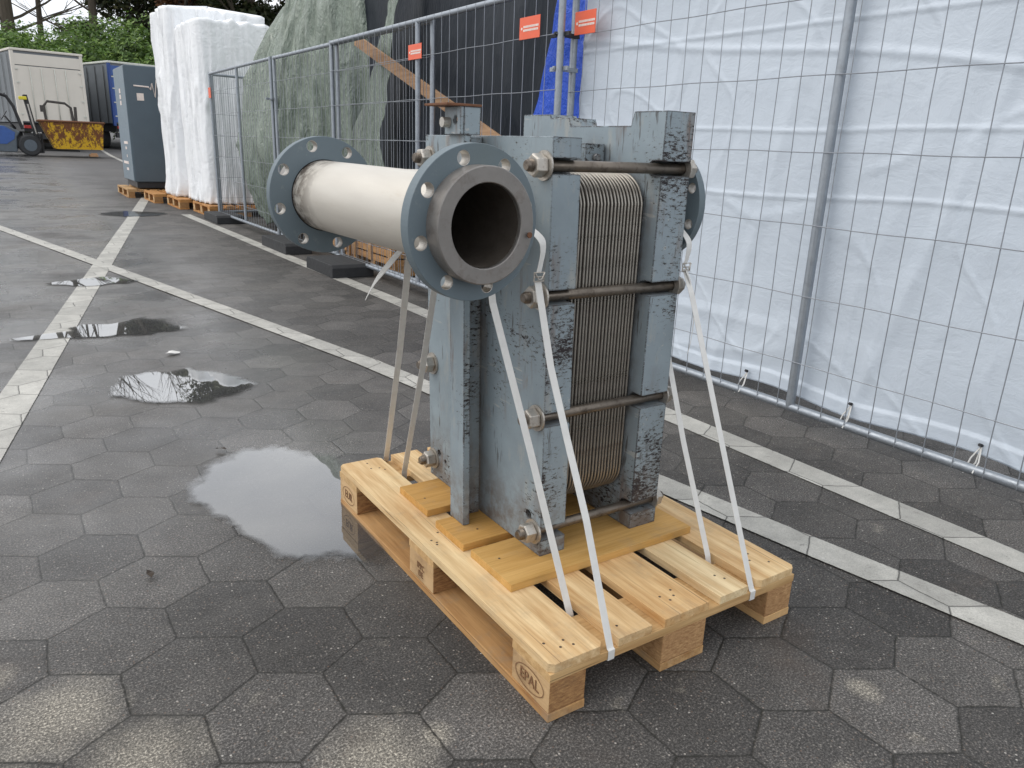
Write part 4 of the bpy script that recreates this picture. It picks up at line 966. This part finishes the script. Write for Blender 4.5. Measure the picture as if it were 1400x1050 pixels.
for yy in (FY-.35, FY+.25): mb.box(.72, .77, yy, yy+.1, FZ+.1, FZ+.75); mb.box(.77, 1.9, yy, yy+.1, FZ+.18, FZ+.22)
mb.build('fork_carriage', MDARK, fl)
mb = MB(); mb.box(.20, .44, FY-.50, FY-.36, FZ+1.88, FZ+1.99); mb.build('work_lamp', MYEL, fl, .02)
mb = MB(); mb.tube([(.45, FY-.36, FZ+1.75), (.52, FY-.38, FZ+1.2), (.60, FY-.37, FZ+.75)], .025, 8); mb.build('hose', simple('pale_hose', (.45, .43, .40), .5), fl)
bn = thing('tipping_bin', 'rusty yellow tipping bin with a blackened lifting frame, held up on the forklift', 'bin', (1.7, FY-.2, FZ+.25))
def frus(mb, z0, z1, b0, b1, m=0):
    V = [(b0[0], b0[2], z0), (b0[1], b0[2], z0), (b0[1], b0[3], z0), (b0[0], b0[3], z0), (b1[0], b1[2], z1), (b1[1], b1[2], z1), (b1[1], b1[3], z1), (b1[0], b1[3], z1)]
    mb.add(V, [(3, 2, 1, 0), (0, 1, 5, 4), (1, 2, 6, 5), (2, 3, 7, 6), (3, 0, 4, 7)], m)
YB = rusty_yellow()
mb = MB(); frus(mb, FZ+.27, FZ+1.20, (1.10, 2.62, FY-.72, FY+.4), (.72, 2.70, FY-.95, FY+.6)); mb.v = [(v[0], v[1], v[2]) for v in mb.v]
o = mb.build('tub', YB, bn); md = o.modifiers.new('t', 'SOLIDIFY'); md.thickness = .02
mb = MB(); P = [(.70, FY-.97), (2.72, FY-.97), (2.72, FY+.62), (.70, FY+.62), (.70, FY-.97)]
for a, b in zip(P[:-1], P[1:]): mb.tube([(a[0], a[1], FZ+1.21), (b[0], b[1], FZ+1.21)], .035, 8)
mb.build('rim', MRUST, bn)
MSOOT = simple('sooty_steel', (.06, .055, .05), .8, 0, 10, .6)
mb = MB(); mb.tube([(.92, FY-.9, FZ+1.2), (.90, FY-.9, FZ+1.70), (1.02, FY-.9, FZ+1.86), (1.55, FY-.9, FZ+1.82), (1.72, FY-.9, FZ+1.68), (1.76, FY-.9, FZ+1.2)], .045, 8); mb.box(.78, .9, FY-.93, FY-.87, FZ+1.5, FZ+1.72)
mb.tube([(1.84, FY-.9, FZ+1.2), (1.86, FY-.9, FZ+1.72)], .05, 8); mb.build('lifting_frame', MSOOT, bn)
mb = MB(); mb.box(2.15, 2.42, FY-.9, FY-.5, FZ+.03, FZ+.11); mb.box(2.2, 2.4, FY-.85, FY-.6, FZ+.11, FZ+.15); mb.build('wood_offcut', wood('offcut_wood', 'x', (.30, .16, .08), (.5, .33, .2)), None, .01, label='small piece of scrap wood lying under the yellow bin', cat='offcut')

# ------------------------------------------------------------------ vegetation
def leaves(mb, c, r, n, size, shell=.55, flat=1.0, m=0, rnd=random):
    for _ in range(n):
        while True:
            p = Vector((rnd.uniform(-1, 1), rnd.uniform(-1, 1), rnd.uniform(-1, 1)))
            if p.length <= 1: break
        q = p.normalized()*(shell+(1-shell)*rnd.random()**.5) if rnd.random() < .8 else p
        k = 1+.35*noise.noise(q*2.3+Vector(c)*.3); q = q*k
        P = Vector((c[0]+q.x*r[0], c[1]+q.y*r[1], c[2]+q.z*r[2]))
        nrm = (q+Vector((rnd.uniform(-1, 1), rnd.uniform(-1, 1), rnd.uniform(-.2, 1.4)))*.8).normalized()
        a = nrm.orthogonal().normalized(); b = nrm.cross(a); t = rnd.uniform(0, 6.3); a, b = a*math.cos(t)+b*math.sin(t), -a*math.sin(t)+b*math.cos(t)
        s = size*rnd.uniform(.6, 1.4)
        mb.add([P-a*s, P+b*s*.45, P+a*s, P-b*s*.45], [(0, 1, 2, 3)], m)
ML1 = leaf('laurel_leaf', (.045, .085, .018), (.10, .19, .035), (.20, .30, .06)); ML2 = leaf('dark_evergreen_leaf', (.02, .032, .012), (.045, .06, .022), (.09, .085, .035)); ML3 = leaf('russet_leaf', (.12, .06, .03), (.2, .1, .045))
MBK = bark()
def bush(x, y, w, h, z0, lab, mat=ML1, n=13000, size=.125, seed=1):
    rnd = random.Random(seed); root = thing('laurel_bush', lab, 'bush', (x, y, z0), 'laurel bushes behind the trailers')
    mb = MB()
    for k in range(11):
        cx = x+rnd.uniform(-.8, .8)*w*.6; cy = y+rnd.uniform(-.5, .5)*w*.6; cz = z0+h*rnd.uniform(.25, .80); rr = rnd.uniform(.28, .42)
        leaves(mb, (cx, cy, cz), (w*rr, w*rr, h*rr*.6), n//11, size, .6, rnd=rnd)
    mb.build('foliage', mat, root)
    mb = MB()
    for k in range(4): mb.tube([(x+rnd.uniform(-.3, .3), y, z0-.1), (x+rnd.uniform(-1, 1), y+rnd.uniform(-.5, .5), z0+h*.6)], [.08, .03], 6)
    mb.build('stem', MBK, root)
spec = [(-3.5, 50, 6, 6.8), (.6, 50.5, 6.5, 6.5), (4.0, 51.5, 6.5, 7.4), (8.0, 50.5, 6.5, 7.2), (11.6, 49, 6, 6.2), (1.8, 47, 4.5, 5.4), (6.2, 48.5, 5, 5.6), (15.5, 49, 6, 6.5)]
labs = ['laurel bush at the far left picture edge behind the forklift', 'bright green laurel bush behind the left of the cream trailer', 'tallest bright laurel bush above the cream trailer', 'laurel bush above the gap between the two trailers', 'laurel bush above the blue posted trailer, beside the white load', 'lower laurel bush just over the cream trailer roof', 'lower laurel bush just over the grey sided trailer roof', 'laurel bush hidden behind the white wrapped load']
for i, ((x, y, w_, h), lab) in enumerate(zip(spec, labs)): bush(x, y, w_, h, gz(y), lab, seed=i+3)
def limb(mb, p, d, L, r, depth, rnd, tips):
    pts = [p]; rs = [r]; dd = d.copy()
    for k in range(4):
        dd = (dd+Vector((rnd.uniform(-1, 1), rnd.uniform(-1, 1), rnd.uniform(-.3, .7)))*.16).normalized(); pts.append(pts[-1]+dd*L/4); rs.append(r*(1-.13*(k+1)))
    mb.tube(pts, rs, 7 if depth > 2 else 4, 0, False)
    if depth == 0: tips.append(pts[-1]); return
    for k in range(3 if depth > 1 else 4):
        t = rnd.randint(2, 4); nd = (dd+Vector((rnd.uniform(-1, 1), rnd.uniform(-1, 1), rnd.uniform(-.1, .7)))*.75).normalized()
        limb(mb, pts[t], nd, L*rnd.uniform(.55, .75), rs[t]*.6, depth-1, rnd, tips)
def tree(x, y, h, r, lab, seed, crown=None, lean=(0, 0), nleaf=0, lsize=.2, low=.2):
    rnd = random.Random(seed); z0 = gz(y); root = thing('bare_tree' if not crown else ('tall_tree' if low > .5 else 'evergreen_tree'), lab, 'tree', (x, y, z0), 'trees behind the bushes'); tr = MB(); tips = []
    pts = [(x, y, z0-.2), (x+lean[0]*.3, y, z0+h*.3), (x+lean[0]*.6, y, z0+h*.62)]; tr.tube(pts, [r*1.2, r, r*.72], 10); tr.build('trunk', MBK, root)
    mb = MB(); top = Vector(pts[-1])
    for k in range(4): limb(mb, top, Vector((rnd.uniform(-.7, .7)+lean[0]*.1, rnd.uniform(-.5, .5), 1)).normalized(), h*.32, r*.55, 3, rnd, tips)
    for k in range(4):
        zz = h*rnd.uniform(.35, .6); limb(mb, Vector((x+lean[0]*zz/h, y, z0+zz)), Vector((rnd.choice((-1, 1)), rnd.uniform(-.6, .6), .45)).normalized(), h*.22, r*.3, 2, rnd, tips)
    cr_ = mb.build('branches', MBK, root)
    if crown:
        mb = MB()
        for t in tips:
            leaves(mb, t, (h*.07, h*.07, h*.055), nleaf//len(tips)+1, lsize, .2, rnd=rnd)
        for k in range(14): leaves(mb, (x+rnd.uniform(-.2, .2)*h, y+rnd.uniform(-.1, .1)*h, z0+h*rnd.uniform(low, .78 if low < .5 else 1.28)), (h*.13, h*.12, h*.10), nleaf//14, lsize, .3, rnd=rnd)
        mb.build('crown', crown, root)
tl = [(.9, 57, 15, .42, 'thick bare tree trunk at the upper left corner of the picture', (.2, 0)), (2.6, 60, 14, .20, 'thin bare tree just right of the thick left trunk', (.5, 0)), (5.4, 58, 15, .30, 'bare forked tree above the middle of the cream trailer', (.6, 0)), (8.2, 60, 11.3, .17, 'slender tall tree between the forked tree and the dark trunk', (-.3, 0)), (9.6, 61, 11.6, .24, 'mossy tall tree trunk left of the darkest slim trunk', (-.2, 0)), (10.6, 56, 11, .20, 'dark slim tree trunk above the grey sided trailer', (.1, 0)), (-2.5, 62, 15, .3, 'bare tree beyond the left picture edge', (0, 0)), (13.6, 60, 15.3, .3, 'tall crowned tree behind the dark evergreens', (0, 0))]
for i, (x, y, h, r, lab, ln) in enumerate(tl): tree(x, y, h, r, lab, 20+i, lean=ln, crown=ML2 if i in (3, 4, 5, 7) else None, nleaf=12000, lsize=.16, low=.98)
for i, (x, y, h, lab) in enumerate([(14.0, 54, 10.5, 'dark evergreen tree above the tall white wrapped load'), (18.5, 53, 11.5, 'dark evergreen tree left of the green tarpaulin top'), (22.5, 51, 12, 'dark evergreen tree behind the green tarpaulin'), (11.6, 58, 8.5, 'brownish evergreen low tree right of the dark slim trunk')]):
    tree(x, y, h, .3, lab, 50+i, ML2 if i != 3 else ML3, nleaf=9000, lsize=.20)

# bits lying on the paving
mb = MB(); n = 9; c = Vector((-.13, 3.42, .006)); P = [c+Vector((math.cos(6.28*k/n)*random.uniform(.02, .045), math.sin(6.28*k/n)*random.uniform(.015, .05), random.uniform(.001, .012))) for k in range(n)]
mb.add([c+Vector((0, 0, .012))]+P, [(0, k+1, (k+1) % n+1) for k in range(n)]); mb.build('paper_scrap', MSTRAP, None, label='small white paper scrap on the paving beyond the bright puddle', cat='scrap')
for (x, y, lab) in ((-.236, 1.85, 'dark dead leaf on the far edge of the big puddle'), (-.62, 1.02, 'dark dead leaf lying just left of the big puddle'), (.86, 1.95, 'dead leaf on the paving behind the far end of the pallet')):
    mb = MB(); a = random.uniform(0, 3); u = Vector((math.cos(a), math.sin(a), 0)); v = Vector((-u.y, u.x, 0)); c = Vector((x, y, .012))
    mb.add([c-u*.022, c-u*.006+v*.010+Vector((0, 0, .006)), c+u*.014+v*.006+Vector((0, 0, .008)), c+u*.024, c+u*.012-v*.008, c-u*.008-v*.010+Vector((0, 0, .005))], [(0, 1, 5), (1, 2, 4, 5), (2, 3, 4)])
    mb.build('dead_leaf', simple('dead_leaf_brown', (.035, .022, .012), .6), None, label=lab, cat='leaf', group='dead leaves on the paving')
